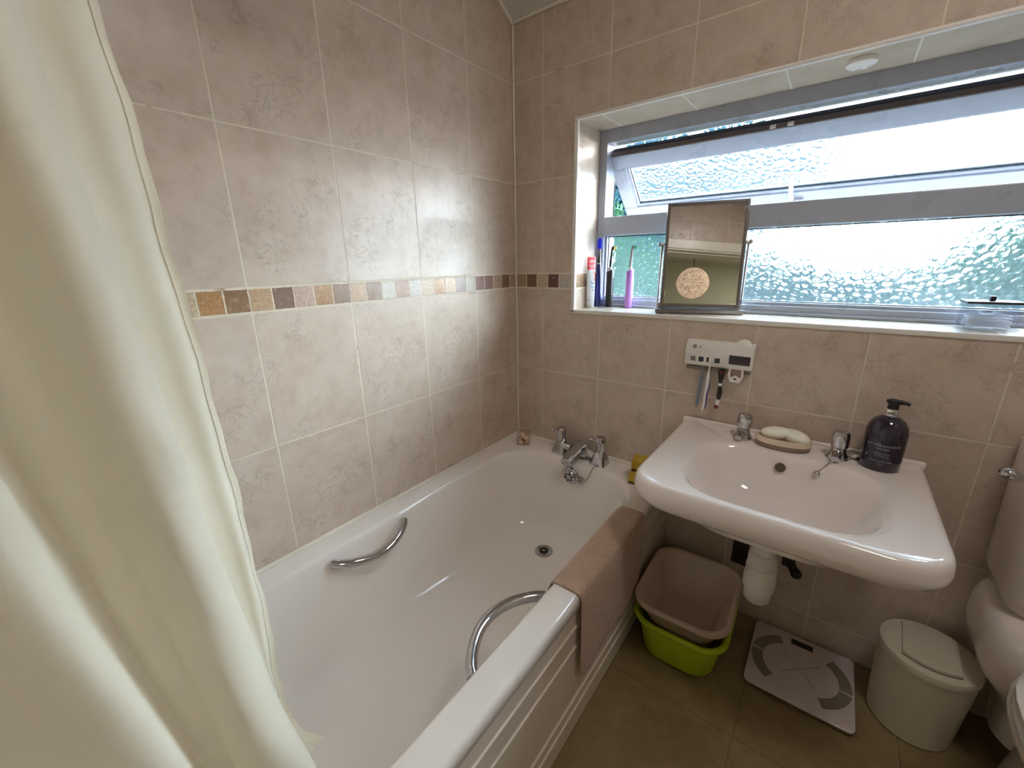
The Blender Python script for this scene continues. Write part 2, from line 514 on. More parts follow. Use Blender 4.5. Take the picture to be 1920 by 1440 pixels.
# ------------------------------------------------------------------ mesh helpers
class MB:
    def __init__(self):
        self.bm = bmesh.new()

    def face(self, vs):
        try:
            return self.bm.faces.new(vs)
        except ValueError:
            return None

    def box(self, a, b, bevel=0.0, seg=2, mat=None):
        x0, y0, z0 = a
        x1, y1, z1 = b
        co = [(x0, y0, z0), (x1, y0, z0), (x1, y1, z0), (x0, y1, z0), (x0, y0, z1), (x1, y0, z1), (x1, y1, z1), (x0, y1, z1)]
        vs = [self.bm.verts.new(mat @ Vector(c) if mat else c) for c in co]
        fs = [self.face([vs[i] for i in q]) for q in ((3, 2, 1, 0), (4, 5, 6, 7), (0, 1, 5, 4), (1, 2, 6, 5), (2, 3, 7, 6), (3, 0, 4, 7))]
        if bevel > 0:
            es = list({e for f in fs for e in f.edges})
            bmesh.ops.bevel(self.bm, geom=es, offset=bevel, segments=seg, affect='EDGES', profile=0.5)
        return self

    def loft(self, rings, cap0=True, cap1=True, closed=True):
        rv = [[self.bm.verts.new(p) for p in r] for r in rings]
        n = len(rv[0])
        for a, b in zip(rv, rv[1:]):
            for i in range(n if closed else n - 1):
                j = (i + 1) % n
                self.face([a[i], a[j], b[j], b[i]])
        if cap0 and closed:
            self.face(rv[0][::-1])
        if cap1 and closed:
            self.face(rv[-1])
        return self

    def lathe(self, prof, c=(0, 0, 0), n=28, mat=None, cap=True, sx=1.0, sy=1.0):
        rings = []
        for r, z in prof:
            rg = []
            for i in range(n):
                t = 2 * PI * i / n
                p = Vector((r * math.cos(t) * sx, r * math.sin(t) * sy, z))
                if mat:
                    p = mat @ p
                rg.append(p + Vector(c))
            rings.append(rg)
        return self.loft(rings, cap, cap)

    def tube(self, path, rad, n=12, cap=True):
        pts = [Vector(p) for p in path]
        rs = rad if isinstance(rad, (list, tuple)) else [rad] * len(pts)
        rings = []
        nv = None
        for i, p in enumerate(pts):
            d = (pts[min(i + 1, len(pts) - 1)] - pts[max(i - 1, 0)]).normalized()
            if nv is None:
                nv = d.orthogonal().normalized()
            else:
                nv = (nv - d * nv.dot(d)).normalized()
            b = d.cross(nv)
            rings.append([p + (nv * math.cos(2 * PI * k / n) + b * math.sin(2 * PI * k / n)) * rs[i] for k in range(n)])
        return self.loft(rings, cap, cap)

    def ball(self, c, r, n=16, m=10, s=(1, 1, 1), mat=None):
        rings = []
        for j in range(1, m):
            f = PI * j / m
            rg = []
            for i in range(n):
                t = 2 * PI * i / n
                p = Vector((math.sin(f) * math.cos(t) * r * s[0], math.sin(f) * math.sin(t) * r * s[1], -math.cos(f) * r * s[2]))
                if mat:
                    p = mat @ p
                rg.append(p + Vector(c))
            rings.append(rg)
        return self.loft(rings)

    def prism(self, outline, a, b, axis='z', bevel=0.0):
        """outline in the plane across axis, from a to b"""
        def P(u, v, w):
            return {'z': (u, v, w), 'x': (w, u, v), 'y': (u, w, v)}[axis]
        r0 = [self.bm.verts.new(P(u, v, a)) for u, v in outline]
        r1 = [self.bm.verts.new(P(u, v, b)) for u, v in outline]
        n = len(outline)
        fs = [self.face(r0[::-1]), self.face(r1)]
        for i in range(n):
            fs.append(self.face([r0[i], r0[(i + 1) % n], r1[(i + 1) % n], r1[i]]))
        if bevel > 0:
            es = list({e for f in fs[:2] if f for e in f.edges})
            bmesh.ops.bevel(self.bm, geom=es, offset=bevel, segments=2, affect='EDGES', profile=0.5)
        return self

    def build(self, name, mat, parent=None, smooth=True, world=False, sub=0, sharp=40, loc=None, recenter=None):
        bm = self.bm
        bmesh.ops.recalc_face_normals(bm, faces=bm.faces)
        me = bpy.data.meshes.new(name)
        o = bpy.data.objects.new(name, me)
        COL.objects.link(o)
        if parent is not None:
            o.parent = parent
            if world:
                q = parent
                mt = Matrix.Identity(4)
                while q is not None:
                    mt = q.matrix_basis.copy() @ mt
                    q = q.parent
                bmesh.ops.transform(bm, matrix=mt.inverted(), verts=bm.verts)
        elif recenter:
            xs = [v.co for v in bm.verts]
            c = Vector(((min(p.x for p in xs) + max(p.x for p in xs)) / 2, (min(p.y for p in xs) + max(p.y for p in xs)) / 2, min(p.z for p in xs)))
            bmesh.ops.translate(bm, verts=bm.verts, vec=-c)
            o.location = c
        if loc is not None:
            o.location = loc
        if smooth:
            ang = math.radians(sharp)
            for f in bm.faces:
                f.smooth = True
            for e in bm.edges:
                if len(e.link_faces) == 2 and e.calc_face_angle(0.0) > ang:
                    e.smooth = False
        bm.to_mesh(me)
        bm.free()
        me.materials.append(M[mat] if isinstance(mat, str) else mat)
        if sub:
            md = o.modifiers.new('smooth', 'SUBSURF')
            md.levels = md.render_levels = sub
        return o


def thing(name, label, cat, loc=(0, 0, 0), rz=0.0, group=None):
    o = bpy.data.objects.new(name, None)
    COL.objects.link(o)
    o.empty_display_size = 0.05
    o.location = loc
    o.rotation_euler = (0, 0, rz)
    return tag(o, label, cat, group)


def tag(o, label, cat, group=None, kind=None):
    o['label'] = label
    o['category'] = cat
    if group:
        o['group'] = group
    if kind:
        o['kind'] = kind
    return o


def struct(o):
    o['kind'] = 'structure'
    return o


def rrect(x0, x1, y0, y1, r, z, k=7, mid=4):
    """rounded rectangle ring; r: one radius or (x0y0, x1y0, x1y1, x0y1); points also along the sides"""
    rs = r if isinstance(r, (tuple, list)) else (r,) * 4
    m = min(x1 - x0, y1 - y0) / 2 - 1e-4
    rs = [max(1e-4, min(v, m)) for v in rs]
    cs = [(x0 + rs[0], y0 + rs[0], rs[0], PI), (x1 - rs[1], y0 + rs[1], rs[1], 1.5 * PI), (x1 - rs[2], y1 - rs[2], rs[2], 0.0), (x0 + rs[3], y1 - rs[3], rs[3], 0.5 * PI)]
    corners = []
    for cx, cy, rr, a0 in cs:
        corners.append([(cx + rr * math.cos(a0 + 0.5 * PI * i / k), cy + rr * math.sin(a0 + 0.5 * PI * i / k)) for i in range(k + 1)])
    out = []
    for i in range(4):
        out += corners[i]
        a, b = corners[i][-1], corners[(i + 1) % 4][0]
        for j in range(1, mid + 1):
            f = j / (mid + 1)
            out.append((a[0] + (b[0] - a[0]) * f, a[1] + (b[1] - a[1]) * f))
    return [(x, y, z) for x, y in out]


# ================================================================== THE ROOM
RX, RY = 1.95, -1.70            # right wall, back wall
WX0, WX1, WZ0, WZ1, WD = 0.2686, 1.74, 0.990, 1.630, 0.17

# floor
struct(MB().box((-0.12, RY - 0.1, -0.08), (RX + 0.12, 0.12, 0.0)).build('floor', 'floor', smooth=False))
# left wall
struct(MB().box((-0.12, RY - 0.1, 0.0), (0.0, 0.30, 2.75)).build('wall_left', 'tile_left', smooth=False))
# window wall: one mesh with the opening left in it
b = MB()
T = 0.30
b.box((0.0, 0.0, 0.0), (RX + 0.12, T, WZ0))
b.box((0.0, 0.0, WZ1), (RX + 0.12, T, 2.75))
b.box((0.0, 0.0, WZ0), (WX0, T, WZ1))
b.box((WX1, 0.0, WZ0), (RX + 0.12, T, WZ1))
struct(b.build('wall_window', 'tile_window', smooth=False))
# right wall
struct(MB().box((RX, RY - 0.1, 0.0), (RX + 0.12, 0.0, 2.75)).build('wall_right', 'tile_right', smooth=False))
# back wall with the door opening
DX0, DX1, DZ = 0.98, 1.72, 1.90
b = MB()
b.box((0.0, RY - 0.1, 0.0), (DX0, RY, 2.75))
b.box((DX1, RY - 0.1, 0.0), (RX, RY, 2.75))
b.box((DX0, RY - 0.1, DZ), (DX1, RY, 2.75))
struct(b.build('wall_back', 'tile_back', smooth=False))
# ceiling: slopes up from the window wall, then flat
b = MB()
prof = [(0.0, 1.972), (-0.95, 2.52), (RY, 2.52), (RY, 2.60), (-0.98, 2.60), (0.0, 2.05)]
b.prism([(y, z) for y, z in prof], 0.0, RX, 'x')
struct(b.build('ceiling', 'plaster', smooth=False))
# unseen dark cladding round the opening, added to cut light bounced onto the sash
M['dark_cladding'] = pm('added_dark_cladding', (0.050, 0.036, 0.030), 0.85, var=0.3, scale=14)
b = MB()
b.box((-0.1, T, -0.3), (RX + 0.12, T + 0.015, WZ0))
b.box((-0.1, T, WZ1), (RX + 0.12, T + 0.015, 2.75))
b.box((-0.1, T, WZ0), (WX0, T + 0.015, WZ1))
b.box((WX1, T, WZ0), (RX + 0.12, T + 0.015, WZ1))
b.box((WX0, WD + 0.072, WZ0 - 0.02), (WX1, T + 0.02, WZ0 + 0.004))
struct(b.build('wall_added_cladding', 'dark_cladding', smooth=False))
# white bead along the ceiling slope and down the wall corner
struct(MB().tube([(0.004, -0.002, 0.44), (0.004, -0.002, 1.975)], 0.0035, 6).build('trim_1', 'seal'))
b = MB()
b.tube([(0.003, -0.003, 1.970), (0.003, -0.94, 2.512)], 0.006, 6)
struct(b.build('trim_2', 'seal'))
struct(MB().tube([(0.0, -0.003, 1.970), (RX, -0.003, 1.970)], 0.006, 6).build('trim_3', 'seal'))
# white edging round the window reveal
e = 0.011
b = MB()
b.box((WX0 - e, -0.004, WZ0 - 0.001), (WX1 + e, 0.012, WZ0 + 0.013), 0.003)
b.box((WX0 - e, -0.004, WZ1 - 0.004), (WX1 + e, 0.010, WZ1 + 0.006), 0.003)
b.box((WX0 - e, -0.004, WZ0), (WX0 + 0.004, 0.010, WZ1 + 0.004), 0.003)
b.box((WX1 - 0.004, -0.004, WZ0), (WX1 + e, 0.010, WZ1 + 0.004), 0.003)
struct(b.build('trim_4', 'trimw', smooth=False))


# tiled sill
def sill_mat():
    t = NT('sill_tiles')
    P = t.pos()
    x, y, z = t.sep(P)
    fu = t.math('FRACT', t.math('DIVIDE', t.math('SUBTRACT', x, 0.353), 0.25))
    d = t.math('MINIMUM', fu, t.math('SUBTRACT', 1.0, fu))
    g = t.math('SUBTRACT', 1.0, t.mapr(d, 0.006, 0.012))
    nz = t.noise(P, 16.0, 4.0, 0.6)
    c = t.mix(nz, srgb(186, 170, 150), srgb(214, 202, 186))
    c = t.mix(g, c, srgb(232, 226, 214))
    return t.done(t.principled(c, 0.26, 0.0, t.bump(t.math('SUBTRACT', t.math('MULTIPLY', nz, 0.2), g), 0.4, 0.0015)))


M['sill'] = sill_mat()
struct(MB().box((WX0, 0.010, WZ1 - 0.003), (WX1, WD + 0.005, WZ1 + 0.001)).build('trim_9', 'sill', smooth=False))
SZ = 1.003
struct(MB().box((WX0, 0.010, WZ0), (WX1, WD + 0.05, SZ - 0.001)).build('trim_5', 'sill', smooth=False))

# ------------------------------------------------------------------ window
win = bpy.data.objects.new('window_1', None)
COL.objects.link(win)
win.location = (1.0, WD, WZ0)
struct(win)
FZ0, FZ1 = SZ - 0.001, WZ1
b = MB()
y0, y1 = WD, WD + 0.07
b.box((WX0, y0, FZ0), (WX0 + 0.030, y1, FZ1), 0.002)
b.box((WX1 - 0.030, y0, FZ0), (WX1, y1, FZ1), 0.002)
b.box((WX0 + 0.030, y0, FZ1 - 0.046), (WX1 - 0.030, y1, FZ1), 0.002)
b.box((WX0 + 0.028, y0 - 0.002, 1.266), (WX1 - 0.028, y1, 1.334), 0.004)
b.box((WX0 + 0.030, y0, FZ0), (WX1 - 0.030, y1, 1.030), 0.002)
# stepped beads
b.box((WX0 + 0.029, y0 + 0.012, 1.028), (WX1 - 0.029, y1 - 0.001, 1.040), 0.002)
b.box((WX0 + 0.029, y0 + 0.0125, 1.039), (WX0 + 0.038, y1 - 0.001, 1.267), 0.002)
b.box((WX0, y0 - 0.012, FZ0), (WX1, y0, 1.012), 0.003)
b.build('window_frame', 'upvc', win, world=True, smooth=False)
b = MB()
b.box((WX0 + 0.036, y0 + 0.026, 1.0395), (WX1 - 0.030, y0 + 0.030, 1.0425))
b.box((WX0 + 0.036, y0 + 0.026, 1.2620), (WX1 - 0.030, y0 + 0.030, 1.2650))
b.box((WX0 + 0.0375, y0 + 0.026, 1.04), (WX0 + 0.0405, y0 + 0.030, 1.264))
b.build('gasket', 'gasket', win, world=True, smooth=False)
MB().box((WX0 + 0.036, y0 + 0.030, 1.038), (WX1 - 0.030, y0 + 0.034, 1.268)).build('window_pane', 'glass', win, world=True, smooth=False)

# opening light: hung at the top, bottom swung out
TH_S = math.radians(48.5)
SX0, SX1, SL = 0.285, WX1 - 0.016, 0.295
so = Vector((0, 0.203, 1.541))
mS = Matrix.Translation(so) @ Matrix.Rotation(TH_S, 4, 'X')       # local -z runs down the sash, local y outward


def sbox(bb, a, c, bev=0.002):
    bb.box(a, c, bev, 2, mS)


sash = MB()
fw_, dp = 0.055, 0.045
sbox(sash, (SX0, 0, -fw_), (SX1, dp, 0.0))
sbox(sash, (SX0, 0, -SL), (SX1, dp, -SL + fw_))
sbox(sash, (SX0, 0, -SL + fw_), (SX0 + fw_, dp, -fw_))
sbox(sash, (SX1 - fw_, 0, -SL + fw_), (SX1, dp, -fw_))
so_ = sash.build('sash_frame', 'upvc', win, world=True, smooth=False)
b = MB()
sbox(b, (SX0 + fw_ - 0.002, 0.006, -SL + fw_ - 0.002), (SX1 - fw_, 0.02, -SL + fw_ + 0.010))
sbox(b, (SX0 + fw_ - 0.002, 0.006, -fw_ - 0.008), (SX1 - fw_, 0.02, -fw_ + 0.002))
sbox(b, (SX0 + fw_ - 0.002, 0.006, -SL + fw_), (SX0 + fw_ + 0.010, 0.02, -fw_))
b.build('glazing_bead', 'upvc', so_, world=True, smooth=False)
b = MB()
sbox(b, (SX0 + fw_ + 0.010, 0.012, -SL + fw_ + 0.010), (SX1 - fw_, 0.017, -SL + fw_ + 0.0135), 0)
sbox(b, (SX0 + fw_ + 0.010, 0.012, -SL + fw_ + 0.010), (SX0 + fw_ + 0.0135, 0.017, -fw_ - 0.008), 0)
sbox(b, (SX0 + fw_ - 0.004, 0.004, -SL + fw_ - 0.004), (SX1 - fw_, 0.010, -SL + fw_ - 0.001), 0)
sbox(b, (SX0 + fw_ - 0.004, 0.004, -SL + fw_ - 0.004), (SX0 + fw_ - 0.001, 0.010, -fw_), 0)
b.build('sash_gasket', 'gasket', so_, world=True, smooth=False)
b = MB()
sbox(b, (SX0 + fw_ + 0.008, 0.016, -SL + fw_ + 0.008), (SX1 - fw_, 0.020, -fw_ - 0.006), 0)
b.build('sash_pane', 'glass', so_, world=True, smooth=False)
# edge groove, hinge track and stay along the top of the sash
b = MB()
sbox(b, (SX0 + 0.004, 0.004, -0.001), (SX1, 0.024, 0.003))
b.build('stay_track', 'alu', so_, world=True, smooth=False)
b = MB()
sbox(b, (SX0 + 0.004, 0.025, -0.001), (SX1, 0.044, 0.003))
b.build('edge_seal', 'gasket', so_, world=True, smooth=False)
b = MB()
for s in (0.805, 0.850):
    sbox(b, (s, 0.003, 0.0), (s + 0.016, 0.016, 0.006))
b.build('stay_clip', 'trimw', so_, world=True, smooth=False)
b = MB()
sbox(b, (0.862, -0.018, -SL + 0.010), (0.878, 0.0, -SL + 0.045), 0.003)
b.box((0.865, -0.032, -SL + 0.020), (0.877, -0.018, -SL + 0.115), 0.003, 2, mS)
b.box((0.880, -0.014, -SL + 0.014), (0.905, 0.0, -SL + 0.028), 0.003, 2, mS)
b.build('handle', 'trimw', so_, world=True, smooth=False)

# small white disc on the head of the reveal
b = MB()
b.lathe([(0.034, 0.0), (0.036, -0.004), (0.036, -0.010), (0.030, -0.014), (0.012, -0.015)], (1.003, 0.062, WZ1 - 0.003), 32, None, True, 0.85, 0.85)
tag(b.build('disc_sensor', 'white_pl', recenter=True), 'small round white plastic disc fixed under the head of the window reveal', 'sensor')

# ------------------------------------------------------------------ outside
struct(MB().box((-30, 0.6, -0.35), (30, 60, -0.25)).build('trim_ground', 'lawn', smooth=False))


def foliage(name, label, cat, blobs, n, size, leaf, trunk=None, group=None):
    rnd = random.Random(len(label) * 37 + n)
    base = (blobs[0][0], blobs[0][1], -0.25)
    t_ = thing(name, label, cat, base, 0, group)
    bb = MB()
    wsum = sum(q[3] ** 2 for q in blobs)
    for bx, by, bz, br in blobs:
        for _ in range(int(n * br * br / wsum)):
            v = Vector((rnd.gauss(0, 1), rnd.gauss(0, 1), rnd.gauss(0, 1))).normalized() * br * (0.55 + 0.5 * rnd.random())
            c = Vector((bx, by, bz)) + v
            if c.z < -0.2:
                continue
            q = Euler((rnd.random() * 6.3, rnd.random() * 6.3, rnd.random() * 6.3)).to_matrix()
            s = size * (0.6 + 0.8 * rnd.random())
            ps = [q @ Vector(p) * s + c for p in ((-1, 0, 0), (-0.2, -0.42, 0.1), (1, 0, 0), (-0.2, 0.42, 0.1))]
            bb.face([bb.bm.verts.new(p) for p in ps])
    bb.build('foliage', leaf, t_, world=True, smooth=False)
    k = MB()
    for path, r in (trunk or [([(base[0], base[1], -0.3), (base[0] + 0.05, base[1], blobs[0][2])], 0.06)]):
        k.tube(path, [r * (1 - 0.6 * i / (len(path) - 1)) for i in range(len(path))], 8)
    k.build('trunk', 'bark', t_, world=True)
    return t_


foliage('garden_tree', 'tall dark green tree outside on the left of the window', 'tree',
        [(-2.7, 6.5, 2.0, 0.95), (-1.6, 6.2, 2.2, 0.90), (-0.6, 6.4, 2.25, 0.85), (0.25, 6.5, 2.30, 0.62), (-3.2, 6.5, 1.6, 0.9), (-1.9, 6.0, 1.4, 0.9), (0.62, 6.6, 2.55, 0.30)],
        13000, 0.085, 'leaf_a',
        [([(-1.7, 6.4, -0.3), (-1.75, 6.4, 0.9), (-1.5, 6.3, 2.6)], 0.13), ([(-1.75, 6.4, 0.9), (-2.4, 6.3, 1.7), (-2.9, 6.4, 2.6)], 0.08)])
foliage('garden_shrub', 'leafy shrub close outside the open left end of the window', 'shrub',
        [(-0.75, 2.3, 1.25, 0.33), (-0.55, 2.5, 1.0, 0.35), (-0.95, 2.6, 1.55, 0.25)], 2600, 0.035, 'leaf_b',
        [([(-0.7, 2.4, -0.3), (-0.72, 2.4, 0.9), (-0.9, 2.35, 1.9), (-0.8, 2.35, 2.3)], 0.035)])
foliage('garden_hedge', 'pale green hedge outside behind the middle of the lower window', 'hedge',
        [(-1.4, 8.8, 0.45, 0.95), (0.0, 9.0, 0.35, 0.9), (1.3, 9.2, 0.15, 0.85), (2.6, 9.0, 0.35, 0.9), (4.0, 9.0, 0.6, 1.0), (5.4, 9.0, 0.6, 1.0)],
        9500, 0.085, 'leaf_c')
foliage('garden_shrub', 'grey green shrub outside just right of the mirror, below the transom', 'shrub',
        [(-0.25, 5.2, 0.95, 0.42), (0.25, 5.3, 0.80, 0.40), (0.8, 5.4, 0.62, 0.40), (1.4, 5.4, 0.60, 0.38)], 3600, 0.06, 'leaf_c')
foliage('garden_bush', 'green bush outside at the right hand end of the window', 'bush',
        [(3.0, 5.6, 1.5, 0.55), (3.4, 5.8, 1.1, 0.8), (2.6, 6.4, 1.05, 0.5)], 4200, 0.07, 'leaf_b')
foliage('garden_sapling', 'blue green bush outside left of the mirror at sill height', 'bush',
        [(-1.25, 4.0, 0.95, 0.5), (-0.6, 4.2, 0.8, 0.45), (-1.9, 4.0, 1.0, 0.5)], 4600, 0.06, 'leaf_b')

# ------------------------------------------------------------------ landing behind the door (seen in the mirror)
LY = -3.45
struct(MB().box((0.4, LY - 0.1, -0.08), (3.3, RY - 0.1, 0.0)).build('floor_landing', 'floor', smooth=False))
struct(MB().box((0.4, LY - 0.1, 0.0), (3.3, LY, 2.46)).build('wall_landing_back', 'sage', smooth=False))
struct(MB().box((0.4, LY, 0.0), (0.5, RY - 0.1, 2.46)).build('wall_landing_left', 'sage', smooth=False))
struct(MB().box((3.2, LY, 0.0), (3.3, RY - 0.1, 2.46)).build('wall_landing_right', 'sage', smooth=False))
struct(MB().box((RX + 0.12, RY - 0.2, 0.0), (3.3, RY - 0.1, 2.46)).build('wall_landing_front', 'sage', smooth=False))
struct(MB().box((0.4, LY - 0.1, 2.46), (3.3, RY - 0.1, 2.54)).build('ceiling_landing', 'plaster', smooth=False))
# door lining and architrave
b = MB()
b.box((DX0 - 0.07, RY, 0.0), (DX0, RY + 0.018, DZ), 0.003)
b.box((DX1, RY, 0.0), (DX1 + 0.07, RY + 0.018, DZ), 0.003)
b.box((DX0 - 0.07, RY, DZ), (DX1 + 0.07, RY + 0.018, DZ + 0.085), 0.003)
b.box((DX0, RY - 0.1, 0.0), (DX0 + 0.012, RY, DZ), 0.002)
b.box((DX1 - 0.012, RY - 0.1, 0.0), (DX1, RY, DZ), 0.002)
b.box((DX0, RY - 0.1, DZ - 0.014), (DX1, RY, DZ), 0.002)
b.box((DX0 - 0.07, RY + 0.016, DZ + 0.012), (DX1 + 0.07, RY + 0.024, DZ + 0.026), 0.003)
struct(b.build('door_1', 'gloss', smooth=False))
b = MB()
b.box((0.5, -3.2, 2.34), (1.30, -2.9, 2.46))
struct(b.build('trim_6', 'dark_beam', smooth=False))
sh = MB().box((0.5, LY, 1.95), (1.50, LY + 0.28, 2.02), 0.004).build('wall_shelf', 'gloss', recenter=True, smooth=False)
tag(sh, 'white shelf on the landing wall, seen at the left of the mirror glass', 'shelf')
g = thing('pendant_lamp', 'round woven beige globe lamp reflected in the tilting mirror', 'lamp', (1.59, -2.6, 1.80))
MB().ball((0, 0, 0.145), 0.147, 40, 26).build('lamp_shade', 'globe', g)
MB().tube([(0, 0, 0.29), (0, 0, 0.66)], 0.004, 8).build('cord', 'black', g)

# ================================================================== BATH
BZ = 0.4384
BX = 0.685
bath = thing('bathtub', 'white bath along the left wall with chrome grips', 'bath', (0.34, -0.85, 0.0))
by0, by1 = RY + 0.004, -0.004
rg = []
rg.append(rrect(0.005, BX - 0.004, by0, by1, (0.01, 0.012, 0.012, 0.01), BZ - 0.040))
rg.append(rrect(0.004, BX, by0, by1, (0.01, 0.016, 0.014, 0.01), BZ - 0.034))
rg.append(rrect(0.004, BX, by0, by1, (0.01, 0.018, 0.014, 0.01), BZ - 0.012))
rg.append(rrect(0.004, BX - 0.003, by0, by1, (0.01, 0.018, 0.014, 0.01), BZ - 0.004))
rg.append(rrect(0.004, BX - 0.010, by0, by1, (0.01, 0.018, 0.014, 0.01), BZ))
ins = [  # x0, x1, y0, y1, r, z
    (0.066, 0.622, -1.600, -0.098, 0.150, BZ),
    (0.071, 0.616, -1.594, -0.103, 0.150, BZ - 0.003),
    (0.076, 0.610, -1.585, -0.109, 0.150, BZ - 0.012),
    (0.081, 0.604, -1.570, -0.114, 0.150, BZ - 0.030),
    (0.095, 0.592, -1.510, -0.126, 0.150, 0.320),
    (0.110, 0.578, -1.440, -0.140, 0.150, 0.230),
    (0.122, 0.566, -1.395, -0.152, 0.145, 0.182),
    (0.138, 0.550, -1.365, -0.166, 0.135, 0.156),
    (0.160, 0.528, -1.330, -0.188, 0.120, 0.144),
    (0.190, 0.498, -1.290, -0.220, 0.100, 0.140),
    (0.270, 0.410, -1.150, -0.280, 0.060, 0.138)]
for x0, x1, ya, yb, r, z in ins:
    rg.append(rrect(x0, x1, ya, yb, r, z))
MB().loft(rg, cap0=False, cap1=True).build('tub', 'enamel', bath, world=True, sharp=60)
# side panel with raised mouldings
pf = [(0.640, 0.0), (0.6765, 0.0), (0.6765, 0.060)]
for zz in (0.065, 0.107, 0.279, 0.341):
    pf += [(0.6765, zz - 0.006), (0.6800, zz - 0.003), (0.6800, zz + 0.003), (0.6765, zz + 0.006)]
pf += [(0.6765, 0.402), (0.640, 0.402)]
pf2 = []
for p in pf:
    if not pf2 or p != pf2[-1]:
        pf2.append(p)
pf2 = [pf2[0], pf2[1]] + pf2[3:]
MB().prism([(x, z) for x, z in pf2], RY + 0.006, -0.006, 'y').build('side_panel', 'panel', bath, world=True, smooth=False)


def arc_path(p0, p1, out, n=16, flat=0.35):
    """bow from p0 to p1 bulging by vector out"""
    p0, p1, out = Vector(p0), Vector(p1), Vector(out)
    r = []
    for i in range(n + 1):
        t = i / n
        r.append(p0.lerp(p1, t) + out * (math.sin(PI * t) ** 0.75))
    return r


g1 = MB()
g1.tube(arc_path((0.086, -0.950, 0.412), (0.086, -0.712, 0.412), (0.052, 0, -0.016), 24), 0.0125, 14)
g1.build('grip', 'chrome', bath, world=True)
g2 = MB()
g2.tube(arc_path((0.604, -0.955, 0.405), (0.604, -0.700, 0.405), (-0.068, 0, 0.004), 24), 0.0125, 14)
g2.build('grip', 'chrome', bath, world=True)
# drain
dr = MB()
dr.lathe([(0.034, -0.004), (0.034, 0.002), (0.030, 0.004), (0.022, 0.001), (0.020, -0.003)], (0.328, -0.286, 0.139), 28)
drn = dr.build('drain', 'chrome_dull', bath, world=True)
MB().lathe([(0.018, 0.0), (0.018, 0.0012)], (0.328, -0.286, 0.140), 24).build('drain_hole', 'hole', drn, world=True)
MB().lathe([(0.006, 0.0), (0.006, 0.0035), (0.003, 0.005)], (0.328, -0.286, 0.140), 14).build('drain_screw', 'chrome_dull', drn, world=True)
# overflow
oc = Vector((0.340, -0.1215, 0.384))
mo = Matrix.Rotation(math.radians(97), 4, 'X')
ov = MB().lathe([(0.036, -0.004), (0.036, 0.002), (0.033, 0.005), (0.027, 0.005), (0.026, 0.010), (0.024, 0.012), (0.010, 0.012)], oc, 32, mo).build('overflow', 'chrome', bath, world=True)
b = MB()
for k in range(6):
    a = 2 * PI * k / 6 + 0.3
    b.lathe([(0.0050, 0.0118), (0.0050, 0.0126)], oc + mo.to_3x3() @ Vector((0.0145 * math.cos(a), 0.0145 * math.sin(a), 0)), 12, mo)
b.build('overflow_hole', 'hole', ov, world=True)

# sealant bead along the bath
b = MB()
b.tube([(0.003, RY + 0.01, BZ + 0.003), (0.003, -0.002, BZ + 0.003)], 0.0065, 8)
struct(b.build('trim_7', 'seal'))
b = MB()
b.tube([(0.0, -0.003, BZ + 0.003), (BX, -0.003, BZ + 0.003)], 0.0065, 8)
struct(b.build('trim_8', 'seal'))

# bath plug hanging by its chain from the overflow
pl = thing('bath_plug', 'bath plug chain looped from the overflow to the mixer tap', 'plug', (0.400, -0.110, 0.37))
ch = MB()
cp = []
_cp = [Vector(p) for p in ((.372, -.142, .386), (.392, -.146, .383), (.410, -.140, .390), (.422, -.130, .408), (.429, -.114, .438), (.432, -.098, .4425), (.433, -.088, .4425))]
for a, c in zip(_cp, _cp[1:]):
    for k in range(6):
        cp.append(a.lerp(c, k / 6))
for p in cp:
    ch.ball(p, 0.0026, 8, 6)
ch.build('chain', 'chrome_dull', pl, world=True)
MB().lathe([(0.004, -0.006), (0.013, -0.005), (0.015, 0.0), (0.012, 0.006), (0.004, 0.009), (0.003, 0.016)], (0.392, -0.132, 0.386), 18, Matrix.Rotation(math.radians(60), 4, 'X')).build('stopper', 'chrome_dull', pl, world=True)

# bath mixer
mx = thing('bath_mixer', 'chrome bath mixer tap with two capstan heads on the bath rim', 'tap', (0.345, -0.055, BZ))


def pillar_base(cx):
    q = MB()
    q.loft([rrect(cx - 0.031, cx + 0.031, -0.034, 0.031, 0.012, 0.0), rrect(cx - 0.029, cx + 0.029, -0.032, 0.029, 0.012, 0.010),
            rrect(cx - 0.018, cx + 0.018, -0.020, 0.018, 0.012, 0.044), rrect(cx - 0.014, cx + 0.014, -0.016, 0.014, 0.012, 0.050)])
    return q


for s in (-1, 1):
    cx = 0.085 * s
    pb = pillar_base(cx).build('tap_base', 'chrome', mx)
    hd = MB()
    hd.lathe([(0.0155, 0.048), (0.0185, 0.052), (0.0170, 0.080), (0.0190, 0.084), (0.0190, 0.100), (0.015, 0.106), (0.004, 0.107)], (cx, -0.002, 0), 20)
    hd.tube([(cx - 0.010, -0.004, 0.092), (cx - 0.030, -0.012, 0.092)], [0.0055, 0.005], 10)
    hd.ball((cx - 0.034, -0.0135, 0.092), 0.0092, 12, 8)
    hd.tube([(cx + 0.004, -0.012, 0.092), (cx + 0.010, -0.022, 0.092)], [0.004, 0.0035], 10)
    hd.ball((cx + 0.011, -0.024, 0.092), 0.006, 12, 8)
    hd.build('tap_head', 'chrome', mx)
b = MB()
b.tube([(-0.085, -0.002, 0.026), (-0.04, -0.002, 0.030), (0.04, -0.002, 0.030), (0.085, -0.002, 0.026)], 0.0185, 16)
b.build('crossbar', 'chrome', mx)
b = MB()
b.loft([rrect(-0.038, 0.038, -0.010, 0.022, 0.008, 0.008), rrect(-0.042, 0.042, -0.026, 0.026, 0.012, 0.018), rrect(-0.038, 0.038, -0.026, 0.026, 0.014, 0.046), rrect(-0.020, 0.020, -0.014, 0.018, 0.012, 0.062)])
b.build('mixer_body', 'chrome', mx)
b = MB()
